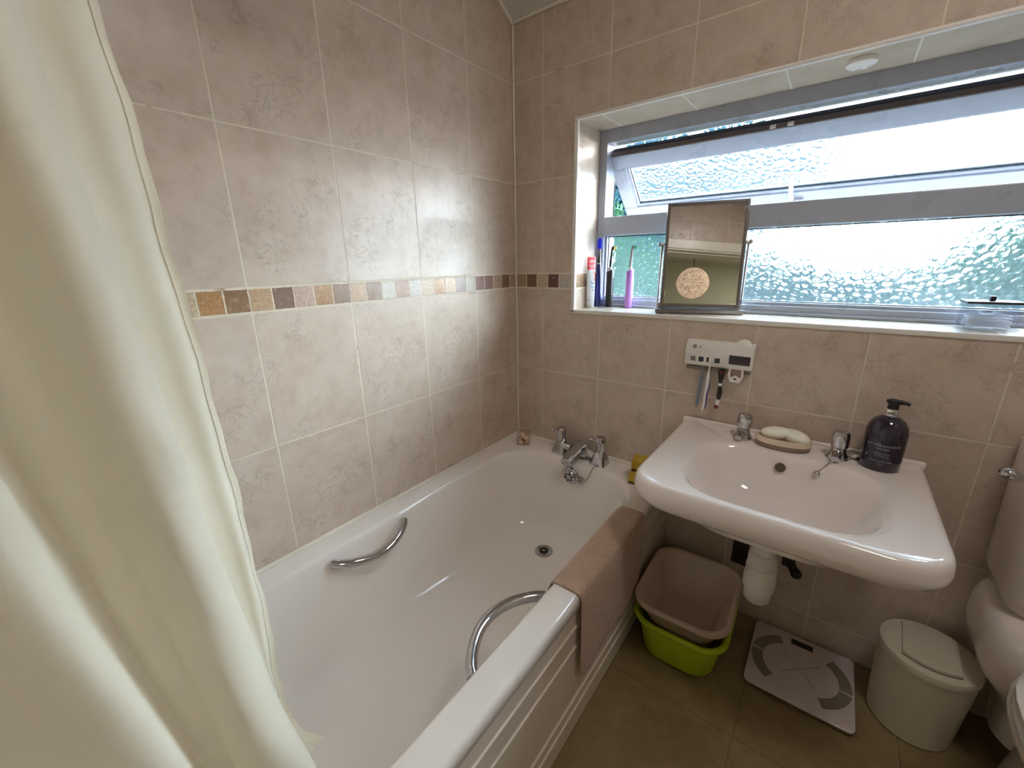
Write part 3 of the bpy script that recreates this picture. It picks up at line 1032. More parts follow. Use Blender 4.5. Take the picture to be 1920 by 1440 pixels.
rr_ = []
for i in range(9):
    t = i / 8
    yy = -0.005 - 0.100 * t
    zz = 0.048 - 0.024 * t - 0.006 * t * t
    w_ = 0.034 - 0.011 * t
    h_ = 0.019 - 0.004 * t
    rr_.append([(w_ * math.cos(a), yy, zz + h_ * math.sin(a)) for a in [2 * PI * k / 18 for k in range(18)]])
b.loft(rr_)
b.lathe([(0.013, -0.012), (0.013, 0.006)], (0, -0.095, 0.014), 16)
b.build('spout', 'chrome', mx)
mx.rotation_euler = (0, 0, math.radians(-1))

# clear cube of shells in the corner of the bath rim
SC = Vector((0.092, -0.082, BZ))
cs_ = 0.052
ca = math.radians(28)
cube = thing('shell_box', 'clear plastic cube of seashells in the corner of the bath rim', 'ornament', SC, ca)
b = MB()
hh = cs_ / 2
b.box((-hh, -hh, 0.001), (hh, hh, 0.004))
for a, c in (((-hh, -hh, 0.004), (-hh + 0.0015, hh, cs_)), ((hh - 0.0015, -hh, 0.004), (hh, hh, cs_)), ((-hh, -hh, 0.004), (hh, -hh + 0.0015, cs_)), ((-hh, hh - 0.0015, 0.004), (hh, hh, cs_))):
    b.box(a, c)
b.build('case', 'clear_cube', cube, smooth=False)
b = MB()
b.box((-hh - 0.001, -hh - 0.001, cs_), (hh + 0.001, hh + 0.001, cs_ + 0.004), 0.001)
b.build('lid', M['clear_cube'], cube, smooth=False)
_rnd = random.Random(5)
shells = [('shell_a', -0.011, -0.012, 0.011), ('shell_b', 0.012, -0.010, 0.012), ('shell_a', 0.002, 0.010, 0.011), ('shell_b', -0.012, -0.008, 0.029),
          ('shell_a', 0.010, -0.012, 0.031), ('shell_c', 0.000, -0.008, 0.021), ('shell_b', 0.009, 0.008, 0.028), ('shell_a', -0.003, -0.010, 0.043),
          ('shell_b', 0.012, -0.004, 0.043), ('shell_a', -0.010, 0.010, 0.036)]
for i, (mm, sx, sy, sz) in enumerate(shells):
    q = MB()
    prof = []
    L, R = 0.012, 0.0082
    for k in range(9):
        t = k / 8
        prof.append((max(0.0006, R * math.sin(PI * (0.08 + 0.84 * t)) * (1 + 0.12 * (k % 2))), -L + 2 * L * t))
    rot = Euler((_rnd.random() * 3, _rnd.random() * 3, _rnd.random() * 3)).to_matrix().to_4x4()
    q.lathe(prof, (0, 0, 0), 14, rot)
    o = q.build('seashell', mm)
    p = Matrix.Rotation(ca, 3, 'Z') @ Vector((sx, sy, sz))
    o.location = SC + p
    kind = {'shell_a': 'small cream seashell inside the clear cube on the bath rim', 'shell_b': 'small rosy seashell inside the clear cube on the bath rim', 'shell_c': 'small brown seashell inside the clear cube on the bath rim'}[mm]
    tag(o, kind, 'shell', 'seashells in the clear cube' if mm == 'shell_c' else ('cream' if mm == 'shell_a' else 'rosy') + ' seashells in the clear cube')

# sponges on the bath rim beside the basin
for i, (z0, dx, dy, rot) in enumerate(((0.0, 0.0, 0.0, 0.10), (0.041, -0.002, 0.020, 0.22))):
    sp = thing('sponge', 'mustard yellow sponge lying on the bath rim behind the basin corner' if i == 0 else 'mustard yellow sponge stacked on top of another one beside the basin', 'sponge',
               (0.618 + dx, -0.105 + dy, BZ + z0), rot)
    MB().box((-0.045, -0.030, 0.0), (0.045, 0.030, 0.008), 0.002).build('scourer', 'scour', sp)
    MB().box((-0.046, -0.031, 0.008), (0.046, 0.031, 0.040), 0.005).build('foam', 'sponge', sp)

# bath mat hung over the side
b = MB()
pts = [(0.582, 0.300), (0.594, 0.380), (0.600, 0.414), (0.608, 0.434), (0.619, 0.4420), (0.640, 0.4425), (0.672, 0.4428), (0.6865, 0.4410), (0.6915, 0.430), (0.6920, 0.36), (0.6920, 0.26), (0.6915, 0.18)]
ys = [-0.684 + 0.402 * i / 12 for i in range(13)]
gridv = []
for x, z in pts:
    row_ = []
    for j, yy in enumerate(ys):
        f = 1.0 if z < 0.42 and x > 0.65 else 0.0   # only the hanging front waves
        row_.append(b.bm.verts.new((x + f * 0.003 * math.sin(j * 0.9) * (0.43 - z) / 0.25, yy - f * 0.010 * (0.43 - z) / 0.25 * (1 if j > 6 else -0.6), z)))
    gridv.append(row_)
for i in range(len(pts) - 1):
    for j in range(12):
        b.face([gridv[i][j], gridv[i + 1][j], gridv[i + 1][j + 1], gridv[i][j + 1]])
mt = b.build('bath_mat', 'towel', None, recenter=True, sharp=80)
sd = mt.modifiers.new('thick', 'SOLIDIFY')
sd.thickness = 0.0065
sd.offset = 0.0
sb_ = mt.modifiers.new('smooth', 'SUBSURF')
sb_.levels = sb_.render_levels = 2
tag(mt, 'beige towelling mat draped over the side of the bath', 'bath mat')

# ================================================================== BASIN
BSZ = 0.6662
basin = thing('washbasin', 'white rectangular wall hung basin under the window', 'basin', (0.996, -0.25, 0.50))
x0, x1, yf, yb = 0.700, 1.292, -0.500, -0.003


def bring(i, z, rf=0.09, rb=0.02, ib=0.0):
    return rrect(x0 + i, x1 - i, yf + i, yb - ib, (max(0.01, rf), max(0.01, rf), rb, rb), z, 8, 5)


rg = [rrect(0.93, 1.06, -0.31, -0.18, 0.06, 0.505, 8, 5),
      rrect(0.86, 1.13, -0.38, -0.10, 0.12, 0.520, 8, 5),
      rrect(0.79, 1.20, -0.44, -0.03, 0.14, 0.560, 8, 5),
      bring(0.060, 0.590, 0.11), bring(0.036, 0.5915, 0.11), bring(0.018, 0.597, 0.105), bring(0.006, 0.607, 0.098), bring(0.001, 0.620, 0.092), bring(0.0, 0.634, 0.09),
      bring(0.002, 0.648, 0.089), bring(0.005, 0.658, 0.087), bring(0.010, 0.6635, 0.084), bring(0.018, 0.6655, 0.078)]
bo = [(0.788, 1.212, -0.472, -0.122, 0.120, 0.6655), (0.794, 1.206, -0.466, -0.126, 0.120, 0.6640), (0.801, 1.199, -0.458, -0.131, 0.120, 0.659),
      (0.808, 1.192, -0.450, -0.137, 0.120, 0.647), (0.828, 1.172, -0.430, -0.152, 0.118, 0.605), (0.850, 1.150, -0.408, -0.170, 0.112, 0.570),
      (0.880, 1.118, -0.375, -0.195, 0.085, 0.550), (0.920, 1.076, -0.335, -0.222, 0.055, 0.540), (0.965, 1.030, -0.305, -0.245, 0.028, 0.535)]
for q in bo:
    rg.append(rrect(q[0], q[1], q[2], q[3], (q[4], q[4], q[4] * 0.9, q[4] * 0.9), q[5], 8, 5))
b = MB()
b.loft(rg)
# low upstand against the wall
b.box((x0 + 0.002, -0.016, 0.655), (x1 - 0.002, -0.003, 0.676), 0.004)
b.build('basin_bowl', 'ceramic', basin, world=True, sharp=55)
MB().lathe([(0.0125, 0.0), (0.0125, 0.003), (0.010, 0.003)], (0.997, -0.1465, 0.632), 22, Matrix.Rotation(math.radians(68), 4, 'X')).build('overflow_hole', 'dark_beam', basin, world=True)
wst = MB().lathe([(0.030, 0.0), (0.030, 0.003), (0.024, 0.004), (0.020, 0.001)], (0.998, -0.275, 0.535), 24).build('waste', 'chrome_dull', basin, world=True)
MB().lathe([(0.018, 0.0), (0.018, 0.002)], (0.998, -0.275, 0.537), 20).build('waste_hole', 'hole', wst, world=True)


# basin pillar taps
def pillar_tap(loc, label, rz):
    t_ = thing('pillar_tap', label, 'tap', loc, rz)
    MB().lathe([(0.025, 0.0), (0.026, 0.003), (0.022, 0.010), (0.018, 0.020), (0.017, 0.028), (0.016, 0.032)], n=28).build('tap_base', 'chrome', t_)
    b_ = MB()
    rr2 = []
    for i in range(6):
        t2 = i / 5
        yy = -0.008 - 0.036 * t2
        zz = 0.018 - 0.006 * t2
        w2, h2 = 0.012 - 0.002 * t2, 0.009 - 0.002 * t2
        rr2.append([(w2 * math.cos(a), yy, zz + h2 * math.sin(a)) for a in [2 * PI * k / 14 for k in range(14)]])
    b_.loft(rr2)
    b_.build('spout', 'chrome', t_)
    hd_ = MB()
    hd_.lathe([(0.016, 0.030), (0.0195, 0.034), (0.0195, 0.060), (0.0185, 0.070), (0.0160, 0.074), (0.006, 0.0755)], n=28)
    hd_.build('tap_head', 'chrome', t_)
    MB().lathe([(0.007, 0.0), (0.007, 0.002), (0.003, 0.003)], (0, -0.0190, 0.060), 14, Matrix.Rotation(math.radians(85), 4, 'X')).build('indice', 'silver', t_)
    return t_


pillar_tap((0.889, -0.072, BSZ), 'chrome basin tap left of the soap dish', math.radians(-8))
pillar_tap((1.112, -0.076, BSZ), 'chrome basin tap between the soap dish and the dark bottle', math.radians(-6))

# basin plug and chain lying behind the right tap
bp = thing('basin_plug', 'grey basin plug on the ledge with a ball chain into the bowl', 'plug', (1.146, -0.045, BSZ))
MB().lathe([(0.020, 0.0), (0.022, 0.002), (0.022, 0.006), (0.016, 0.010), (0.004, 0.011)], (0, 0, 0.001), 24).build('stopper', 'chrome_dull', bp)
b = MB()
chp = [(1.142, -0.058, BSZ + 0.010), (1.135, -0.085, BSZ + 0.006), (1.112, -0.108, BSZ + 0.004), (1.098, -0.126, BSZ + 0.002), (1.090, -0.136, BSZ - 0.006), (1.078, -0.145, BSZ - 0.022)]
for a, c in zip(chp, chp[1:]):
    for k in range(5):
        b.ball(Vector(a).lerp(Vector(c), k / 5), 0.0019, 8, 6)
b.build('chain', 'chrome_dull', bp, world=True)
MB().ball((1.076, -0.147, BSZ - 0.028), 0.0085, 14, 10).build('chain_end', 'chrome', bp, world=True)

# soap dish and two soaps
sdish = thing('soap_dish', 'oval cream and grey brown soap dish between the basin taps', 'soap dish', (0.990, -0.082, BSZ), math.radians(6))
ex, ey = 0.066, 0.036
MB().lathe([(0.90, 0.0), (0.97, 0.002), (1.0, 0.014)], n=40, sx=ex, sy=ey).build('dish_base', 'dish_lo', sdish)
MB().lathe([(1.0, 0.014), (1.01, 0.029), (0.985, 0.031), (0.95, 0.029), (0.86, 0.016), (0.2, 0.014)], n=40, sx=ex, sy=ey, cap=True).build('dish_rim', 'dish_hi', sdish)
for i, (dx, dy, dz, rz, rx, lab) in enumerate(((-0.020, 0.000, 0.039, 0.15, 0.0, 'oval white bar of soap at the left of the soap dish'),
                                             (0.025, 0.004, 0.0365, -0.35, 0.06, 'oval white bar of soap at the right of the soap dish'))):
    q = MB().ball((0, 0, 0), 1.0, 26, 14, (0.037, 0.024, 0.0165))
    o = q.build('soap_bar', 'soap')
    o.location = Vector(sdish.location) + Vector((dx, dy, dz))
    o.rotation_euler = (rx, 0.12 if i else -0.10, rz)
    tag(o, lab, 'soap')


# text helper: flat letters turned into mesh, in the xz plane facing -y
def text_mesh(body, size, depth=0.0004, spacing=1.0):
    cu = bpy.data.curves.new('txt', 'FONT')
    cu.body = body
    cu.size = size
    cu.align_x = 'CENTER'
    cu.space_character = spacing
    cu.extrude = depth
    to = bpy.data.objects.new('txt', cu)
    COL.objects.link(to)
    dg = bpy.context.evaluated_depsgraph_get()
    me = bpy.data.meshes.new_from_object(to.evaluated_get(dg))
    bpy.data.objects.remove(to)
    bm = bmesh.new()
    bm.from_mesh(me)
    return bm


def text_wrap(lines, parent, name, mat, radius, cx=0.0, rot=0.0, flat=1.0):
    """lines: (text, size, z); letters bent round a vertical cylinder, facing -y"""
    out = MB()
    for body, size, z in lines:
        t_ = text_mesh(body, size)
        for v in t_.verts:
            a = v.co.x / radius + rot
            rr = radius + 0.0003 + v.co.z
            v.co = Vector((cx + rr * math.sin(a), -rr * math.cos(a) * flat, z + v.co.y))
        tmp = bpy.data.meshes.new('t')
        t_.to_mesh(tmp)
        t_.free()
        out.bm.from_mesh(tmp)
    return out.build(name, mat, parent, smooth=False)


# soap bottle
sbt = thing('soap_bottle', 'dark purple pump bottle of hand soap at the right end of the basin ledge', 'soap bottle', (1.196, -0.073, BSZ), math.radians(-14))
br = 0.040
MB().lathe([(br - 0.003, 0.0), (br, 0.004), (br + 0.0005, 0.03), (br + 0.0005, 0.098), (br - 0.003, 0.112), (br - 0.010, 0.124), (br - 0.020, 0.132), (0.0145, 0.135), (0.0135, 0.138)], n=40).build('bottle_body', 'bottle', sbt)
MB().lathe([(0.0135, 0.134), (0.0142, 0.135), (0.0142, 0.152), (0.0130, 0.154)], n=30).build('collar', 'silver', sbt)
b = MB()
b.lathe([(0.0115, 0.153), (0.0105, 0.168), (0.0150, 0.1685), (0.0150, 0.174), (0.010, 0.176)], n=26)
b.loft([rrect(-0.010, 0.016, -0.0085, 0.0085, 0.004, 0.168), rrect(-0.010, 0.016, -0.009, 0.009, 0.004, 0.1755)])
b.tube([(0.010, 0, 0.1725), (0.022, 0, 0.1725), (0.029, 0, 0.1700)], [0.0055, 0.0045, 0.0035], 10)
b.build('pump', 'black', sbt)
text_wrap([('BAYLIS & HARDING', 0.0078, 0.066), ('ENGLAND', 0.0050, 0.058), ('JOJOBA, SILK &', 0.0048, 0.046), ('ALMOND OIL', 0.0048, 0.040), ('LUXURY HAND WASH', 0.0046, 0.026), ('500ml', 0.0042, 0.019)],
          sbt, 'label_print', 'label_txt', br + 0.0006, 0, math.radians(8))
text_wrap([('B&H', 0.0065, 0.1425), ('. .', 0.006, 0.1375)], sbt, 'collar_print', 'black', 0.0143, 0, math.radians(6))

# ------------------------------------------------------------------ trap and brackets below
tr = thing('bottle_trap', 'white plastic bottle trap hanging under the basin', 'trap', (1.000, -0.255, 0.28))
MB().lathe([(0.024, 0.145), (0.026, 0.150), (0.026, 0.232)], n=28).build('inlet_pipe', 'white_pl', tr)
MB().lathe([(0.0335, 0.112), (0.0345, 0.118), (0.0345, 0.140), (0.031, 0.150), (0.027, 0.152)], n=28).build('nut', 'white_pl', tr)
MB().lathe([(0.006, 0.002), (0.026, 0.002), (0.032, 0.010), (0.0335, 0.040), (0.0375, 0.044), (0.0385, 0.076), (0.0365, 0.080), (0.0365, 0.112)], n=28).build('trap_body', 'white_pl', tr)
MB().tube([(0.0, 0.01, 0.085), (0.0, 0.08, 0.088), (0.0, 0.252, 0.088)], 0.019, 18).build('outlet_pipe', 'white_pl', tr)
for xa, xb, za, lab in ((0.912, 0.956, 0.268, 'black bracket under the basin left of the white trap'), (1.040, 1.072, 0.318, 'black bracket with a knob under the basin right of the white trap')):
    bk = thing('basin_bracket', lab, 'bracket', ((xa + xb) / 2, -0.06, za))
    q = MB()
    q.box((xa, -0.118, za), (xb, -0.104, 0.512), 0.004)
    q.box((xa + 0.006, -0.106, za + 0.05), (xb - 0.006, -0.003, za + 0.09), 0.003)
    q.build('bracket_plate', 'black', bk, world=True, smooth=False)
    q = MB()
    if xa > 1.0:
        q.tube([(1.060, -0.110, 0.330), (1.072, -0.120, 0.318)], 0.012, 12)
        q.ball((1.078, -0.122, 0.310), 0.015, 12, 8)
        q.tube([(1.062, -0.112, 0.372), (1.084, -0.112, 0.366)], 0.011, 12)
    else:
        q.tube([(0.934, -0.110, 0.30), (0.934, -0.126, 0.30)], 0.011, 12)
    q.build('bracket_bolt', 'black', bk, world=True)

# ================================================================== WINDOW SILL THINGS
# tilting mirror
yaw, tilt = 0.2931, 0.1702
mir = thing('tilting_mirror', 'chrome framed rectangular tilting mirror standing on the window sill', 'mirror', (0.6776, 0.1305 - 0.012, SZ), yaw)
MB().box((-0.134, -0.048, 0.0), (0.134, 0.034, 0.014), 0.003).build('mirror_base', 'dark_chrome', mir, smooth=False)
for s in (-1, 1):
    q = MB()
    q.tube([(0.128 * s, 0.006, 0.012), (0.128 * s, 0.006, 0.224)], 0.0042, 12)
    q.build('post', 'chrome', mir)
    q = MB()
    q.tube([(0.133 * s, 0.006, 0.2214), (0.113 * s, 0.006, 0.2214)], 0.005, 12)
    q.ball((0.134 * s, 0.006, 0.2214), 0.0075, 14, 8)
    q.build('pivot', 'chrome_dull', mir)
q = MB()
q.box((-0.128, -0.004, 0.013), (0.128, 0.004, 0.031), 0.0012)
q.build('lower_bar', 'chrome', mir, smooth=False)
mt_ = Matrix.Translation((0, 0.006, 0.2214)) @ Matrix.Rotation(-tilt, 4, 'X')
hw, hu, hl = 0.1203, 0.1301, 0.2040
q = MB()
fwid = 0.0105
for a, c in (((-hw, -0.006, -hl), (-hw + fwid, 0.007, hu)), ((hw - fwid, -0.006, -hl), (hw, 0.007, hu)), ((-hw + fwid, -0.006, hu - fwid), (hw - fwid, 0.007, hu)), ((-hw + fwid, -0.006, -hl), (hw - fwid, 0.007, -hl + fwid))):
    q.box(a, c, 0.0015, 2, mt_)
q.build('mirror_frame', 'dark_chrome', mir, smooth=False)
q = MB()
q.box((-hw + 0.004, -0.003, -hl + 0.004), (hw - 0.004, 0.005, hu - 0.004), 0, 1, mt_)
q.build('mirror_glass', 'mirror', mir, smooth=False)

# toothpaste
tp = thing('toothpaste_tube', 'white toothpaste tube with a red crimped end propped in the left corner of the sill', 'toothpaste', (0.287, 0.098, SZ), math.radians(62))
rings = []
for z, w_, d_ in ((0.026, 0.014, 0.014), (0.034, 0.016, 0.015), (0.06, 0.0175, 0.0125), (0.10, 0.0178, 0.0080), (0.14, 0.0180, 0.0036)):
    rings.append([(w_ * math.cos(a), d_ * math.sin(a), z) for a in [2 * PI * k / 24 for k in range(24)]])
MB().loft(rings).build('tube_body', 'paste', tp)
rings = []
for z, w_, d_ in ((0.1402, 0.0180, 0.0037), (0.165, 0.0181, 0.0016), (0.187, 0.0182, 0.0010)):
    rings.append([(w_ * math.cos(a), d_ * math.sin(a), z) for a in [2 * PI * k / 24 for k in range(24)]])
red_end = MB().loft(rings).build('tube_end', 'red', tp)
MB().lathe([(0.0135, 0.0), (0.0145, 0.002), (0.0145, 0.024), (0.012, 0.027)], n=24).build('cap', 'paste', tp)


def flat_text(lines, parent, name, mat, y, vertical=False):
    out = MB()
    for body, size, cx, z in lines:
        t_ = text_mesh(body, size)
        for v in t_.verts:
            if vertical:
                v.co = Vector((cx - v.co.y, y - v.co.z, z + v.co.x))
            else:
                v.co = Vector((cx + v.co.x, y - v.co.z, z + v.co.y))
        tmp = bpy.data.meshes.new('t')
        t_.to_mesh(tmp)
        t_.free()
        out.bm.from_mesh(tmp)
    return out.build(name, mat, parent, smooth=False)


flat_text([('100%', 0.013, 0.0, 0.167), ('PLUS', 0.012, 0.0, 0.150)], red_end, 'end_print', 'paste', -0.0042)
q = MB()
cp = [(0.010 * math.cos(a) * 0.8 + 0.002, -0.0115, 0.115 + 0.018 * math.sin(a)) for a in [math.radians(d) for d in range(-60, 130, 12)]]
q.tube(cp, 0.0016, 6)
q.build('swirl_print', 'red', tp)
q = MB()
cp = [(0.010 * math.cos(a) * 0.8, -0.0125, 0.105 + 0.016 * math.sin(a)) for a in [math.radians(d) for d in range(200, 330, 12)]]
q.tube(cp, 0.0014, 6)
q.tube([(-0.010, -0.0140, 0.080), (0.008, -0.0140, 0.076)], 0.0012, 6)
q.tube([(-0.004, -0.0140, 0.070), (0.010, -0.0142, 0.064)], 0.0012, 6)
q.build('wave_print', 'teal', tp)

# blue sonic brush
eb = thing('electric_toothbrush', 'navy blue electric toothbrush with a bright blue head cover on the sill', 'toothbrush', (0.296, 0.143, SZ), math.radians(30))
MB().lathe([(0.0115, 0.0), (0.0125, 0.003), (0.0130, 0.05), (0.0125, 0.10), (0.0110, 0.135), (0.0085, 0.160)], n=26).build('handle', 'blue_h', eb)
MB().lathe([(0.0085, 0.1600), (0.0088, 0.1605), (0.0085, 0.1640)], n=22).build('ring', 'white_pl', eb)
MB().lathe([(0.0075, 0.164), (0.0055, 0.18), (0.0032, 0.205), (0.0028, 0.222)], n=16).build('neck', 'black', eb)
MB().loft([rrect(-0.0075, 0.0075, -0.007, 0.006, 0.003, 0.216), rrect(-0.0085, 0.0085, -0.008, 0.007, 0.003, 0.226), rrect(-0.0085, 0.0085, -0.008, 0.007, 0.003, 0.246), rrect(-0.0065, 0.0065, -0.006, 0.005, 0.003, 0.254)]).build('head_cover', 'blue_cap', eb)


def oscillating(loc, label, hm, nm, bm_, rz):
    t_ = thing('electric_toothbrush', label, 'toothbrush', loc, rz)
    rings = []
    for z, r in ((0.0, 0.0122), (0.003, 0.0132), (0.05, 0.0138), (0.10, 0.0138), (0.132, 0.0140)):
        rings.append([(r * math.cos(a), r * 1.05 * math.sin(a), z + (0.010 * (math.cos(a) + 1) * 0.5 if z > 0.12 else 0)) for a in [2 * PI * k / 24 for k in range(24)]])
    MB().loft(rings).build('handle', hm, t_)
    MB().loft([rrect(0.0115, 0.0148, -0.006, 0.006, 0.002, 0.035), rrect(0.0120, 0.0152, -0.006, 0.006, 0.002, 0.11)]).build('grip_strip', M['slot'] if hm == 'black' else M['paste'], t_)
    MB().lathe([(0.009, 0.136), (0.0075, 0.146), (0.0062, 0.150)], n=18).build('collar', 'paste', t_)
    MB().tube([(0, 0, 0.148), (0.001, 0, 0.175), (0.003, 0, 0.205), (0.005, 0, 0.216)], [0.0055, 0.0048, 0.0040, 0.0048], 14).build('neck', nm, t_)
    q = MB()
    q.lathe([(0.0068, -0.004), (0.0072, 0.0), (0.0072, 0.004)], (0.006, 0, 0.217), 18, Matrix.Rotation(math.radians(90), 4, 'Y'))
    q.build('brush_head', nm, t_)
    MB().lathe([(0.0065, 0.0), (0.0068, 0.009)], (0.0102, 0, 0.217), 18, Matrix.Rotation(math.radians(90), 4, 'Y')).build('bristles', bm_, t_)
    return t_


oscillating((0.345, 0.140, SZ), 'black electric toothbrush with a pale yellow round head on the sill', 'black', 'black', 'yellowb', math.radians(20))
oscillating((0.421, 0.148, SZ), 'lilac electric toothbrush with a mint round head, nearest the mirror', 'lilac', M['grey_btn'], 'mint', math.radians(20))

# clear box of cotton buds
BXC = Vector((1.338, 0.098, SZ))
ba = math.radians(3)
cbx = thing('cotton_box', 'clear acrylic box with a dark lid and knob at the right end of the sill', 'box', BXC, ba)
hx, hy, hz = 0.044, 0.030, 0.060
q = MB()
q.box((-hx - 0.006, -hy - 0.006, 0.0), (hx + 0.006, hy + 0.006, 0.005), 0.002)
for a, c in (((-hx, -hy, 0.005), (-hx + 0.003, hy, hz)), ((hx - 0.003, -hy, 0.005), (hx, hy, hz)), ((-hx, -hy, 0.005), (hx, -hy + 0.003, hz)), ((-hx, hy - 0.003, 0.005), (hx, hy, hz))):
    q.box(a, c, 0.0006, 1)
q.build('box_body', 'clear', cbx, smooth=False)
ld = MB().box((-hx - 0.003, -hy - 0.003, hz), (hx + 0.003, hy + 0.003, hz + 0.006), 0.0015).build('box_lid', 'lid_metal', cbx, smooth=False)
MB().box((-0.005, -0.005, hz + 0.006), (0.005, 0.005, hz + 0.017), 0.001).build('knob', 'lid_metal', ld, smooth=False)
bud = None
cnt = 0
_r2 = random.Random(3)
for lay in range(5):
    for k in range(8):
        if lay == 4 and k % 2:
            continue
        yy = -0.0235 + 0.0067 * k + _r2.uniform(-0.0006, 0.0006)
        zz = 0.0085 + 0.0058 * lay + _r2.uniform(-0.0003, 0.0003)
        if bud is None:
            bud = thing('cotton_bud', 'white cotton bud lying in the clear box on the sill', 'cotton bud', (0, 0, 0), 0, 'cotton buds in the clear box')
            MB().tube([(-0.030, 0, 0), (0.030, 0, 0)], 0.0012, 6).build('stick', 'paste', bud)
            for s in (-1, 1):
                MB().ball((0.031 * s, 0, 0), 0.0024, 8, 6, (2.0, 1, 1)).build('tip', 'cotton', bud)
            o = bud
        else:
            o = bud.copy()
            COL.objects.link(o)
            for c in list(bud.children):
                d = c.copy()
                COL.objects.link(d)
                d.parent = o
        o.location = BXC + Matrix.Rotation(ba, 3, 'Z') @ Vector((_r2.uniform(-0.002, 0.002), yy, zz))
        o.rotation_euler = (0, _r2.uniform(-0.03, 0.03), ba + _r2.uniform(-0.04, 0.04))
q = MB().ball((0, 0, 0), 1, 22, 12, (0.014, 0.010, 0.006))
o = q.build('cotton_pad', 'cotton')
o.location = BXC + Vector((0.0, 0.016, 0.0375))
tag(o, 'round white cotton ball lying on top of the cotton buds', 'cotton ball')

# ================================================================== TOOTHBRUSH DISPENSER ON THE WALL
dp_ = thing('toothbrush_dispenser', 'white wall mounted toothbrush steriliser with a dark display', 'toothbrush holder', (0.787, 0.0, 0.852))
w2 = 0.095
rings = []
q = MB()
out = [(0.0, 0.0), (-0.026, 0.004), (-0.031, 0.012), (-0.031, 0.058), (-0.026, 0.072), (-0.014, 0.080), (0.0, 0.082)]
q.prism(out, -w2, w2, 'x', 0.003)
q.build('housing', 'white_pl', dp_, sharp=30)
MB().lathe([(0.0062, 0.0), (0.0062, 0.0012), (0.0045, 0.002)], (-0.068, -0.0300, 0.064), 20, Matrix.Rotation(math.radians(80), 4, 'X')).build('button', 'grey_btn', dp_)
MB().lathe([(0.0022, 0.0), (0.0022, 0.001)], (-0.052, -0.0302, 0.063), 12, Matrix.Rotation(math.radians(80), 4, 'X')).build('sensor_dot', 'black', dp_)
for i, xx in enumerate((-0.070, -0.046, -0.023, 0.000)):
    MB().box((xx - 0.0075, -0.0318, 0.018), (xx + 0.0075, -0.0305, 0.033), 0.0006).build('brush_window', 'slot_l' if i == 0 else 'slot', dp_, smooth=False)
MB().box((0.032, -0.0322, 0.020), (0.088, -0.0305, 0.047), 0.0008).build('display', 'screen', dp_, smooth=False)
MB().lathe([(0.020, 0.0), (0.021, 0.002), (0.021, 0.006), (0.018, 0.008)], (0.064, -0.012, 0.073), 26, Matrix.Rotation(math.radians(60), 4, 'X')).build('dial', 'white_pl', dp_)
MB().box((-0.090, -0.024, -0.011), (0.030, -0.004, 0.0), 0.002).build('brush_rail', 'amber', dp_, smooth=False)
MB().box((0.072, -0.020, -0.010), (0.088, -0.004, 0.0), 0.002).build('rail_end', 'amber', dp_, smooth=False)
q = MB()
for sx in (-1, 1):
    q.tube([(0.054 + 0.017 * sx, -0.024, 0.004), (0.054 + 0.018 * sx, -0.026, -0.016), (0.054 + 0.011 * sx, -0.026, -0.034)], 0.0032, 8)
q.prism([(0.043, -0.036), (0.065, -0.036), (0.067, -0.022), (0.054, -0.014), (0.041, -0.022)], -0.028, -0.021, 'y', 0.001)
q.build('squeeze_slot', 'white_pl', dp_, smooth=False)
MB().box((0.050, -0.0290, -0.026), (0.058, -0.0275, -0.022)).build('slot_mark', 'slot', dp_, smooth=False)

# brushes hanging from the dispenser
hb = thing('toothbrush', 'slim grey blue toothbrush hanging left below the dispenser', 'toothbrush', (0.743, -0.018, 0.735))
MB().tube([(0.003, 0, 0.110), (0.003, 0, 0.075), (0.001, 0, 0.040), (-0.002, 0, 0.0), (-0.003, 0, -0.018)], [0.0022, 0.0048, 0.0052, 0.0050, 0.0025], 10).build('handle', 'greyblue', hb)
MB().box((-0.001, -0.005, 0.106), (0.007, 0.003, 0.128), 0.001).build('bristles', 'greyblue', hb, smooth=False)
hb = thing('toothbrush', 'white and purple toothbrush hanging in the middle below the dispenser', 'toothbrush', (0.768, -0.036, 0.735))
MB().tube([(0.001, 0, 0.150), (0.001, 0, 0.112), (0.0, 0, 0.098), (0.0, 0, 0.085), (0.0, 0, 0.060), (-0.003, 0, 0.030), (-0.003, 0, 0.0), (-0.006, 0, -0.020)], [0.0022, 0.0020, 0.0032, 0.0050, 0.0052, 0.0034, 0.0042, 0.0044], 12).build('handle', 'white_pl', hb)
MB().tube([(0.004, 0.0035, 0.080), (0.004, 0.003, 0.058), (0.001, 0.003, 0.030), (0.001, 0.003, 0.0), (-0.002, 0.003, -0.018)], [0.002, 0.0046, 0.0030, 0.0038, 0.002], 10).build('grip_strip', 'purple', hb)
MB().box((-0.003, -0.004, 0.134), (0.005, 0.003, 0.158), 0.001).build('bristles', 'white_pl', hb, smooth=False)
hb = thing('toothbrush', 'short black toothbrush with a white band and maroon tips hanging right below the dispenser', 'toothbrush', (0.803, -0.028, 0.760))
MB().lathe([(0.0035, 0.045), (0.0075, 0.066), (0.0100, 0.080), (0.0095, 0.090), (0.004, 0.094)], n=18).build('brush_top', 'black', hb)
MB().ball((0, -0.0075, 0.083), 0.0055, 12, 8, (1.2, 0.7, 1)).build('top_grip', 'maroon', hb)
MB().lathe([(0.0045, 0.040), (0.0050, 0.042), (0.0050, 0.047), (0.0042, 0.049)], n=16).build('band', 'white_pl', hb)
MB().tube([(0, 0, 0.042), (0.001, 0, 0.020), (0, 0, -0.004)], [0.0045, 0.0078, 0.0055], 14).build('grip', 'black', hb)
MB().tube([(0, 0, -0.003), (-0.002, 0, -0.022)], [0.0056, 0.0058], 14).build('stem', 'white_pl', hb)
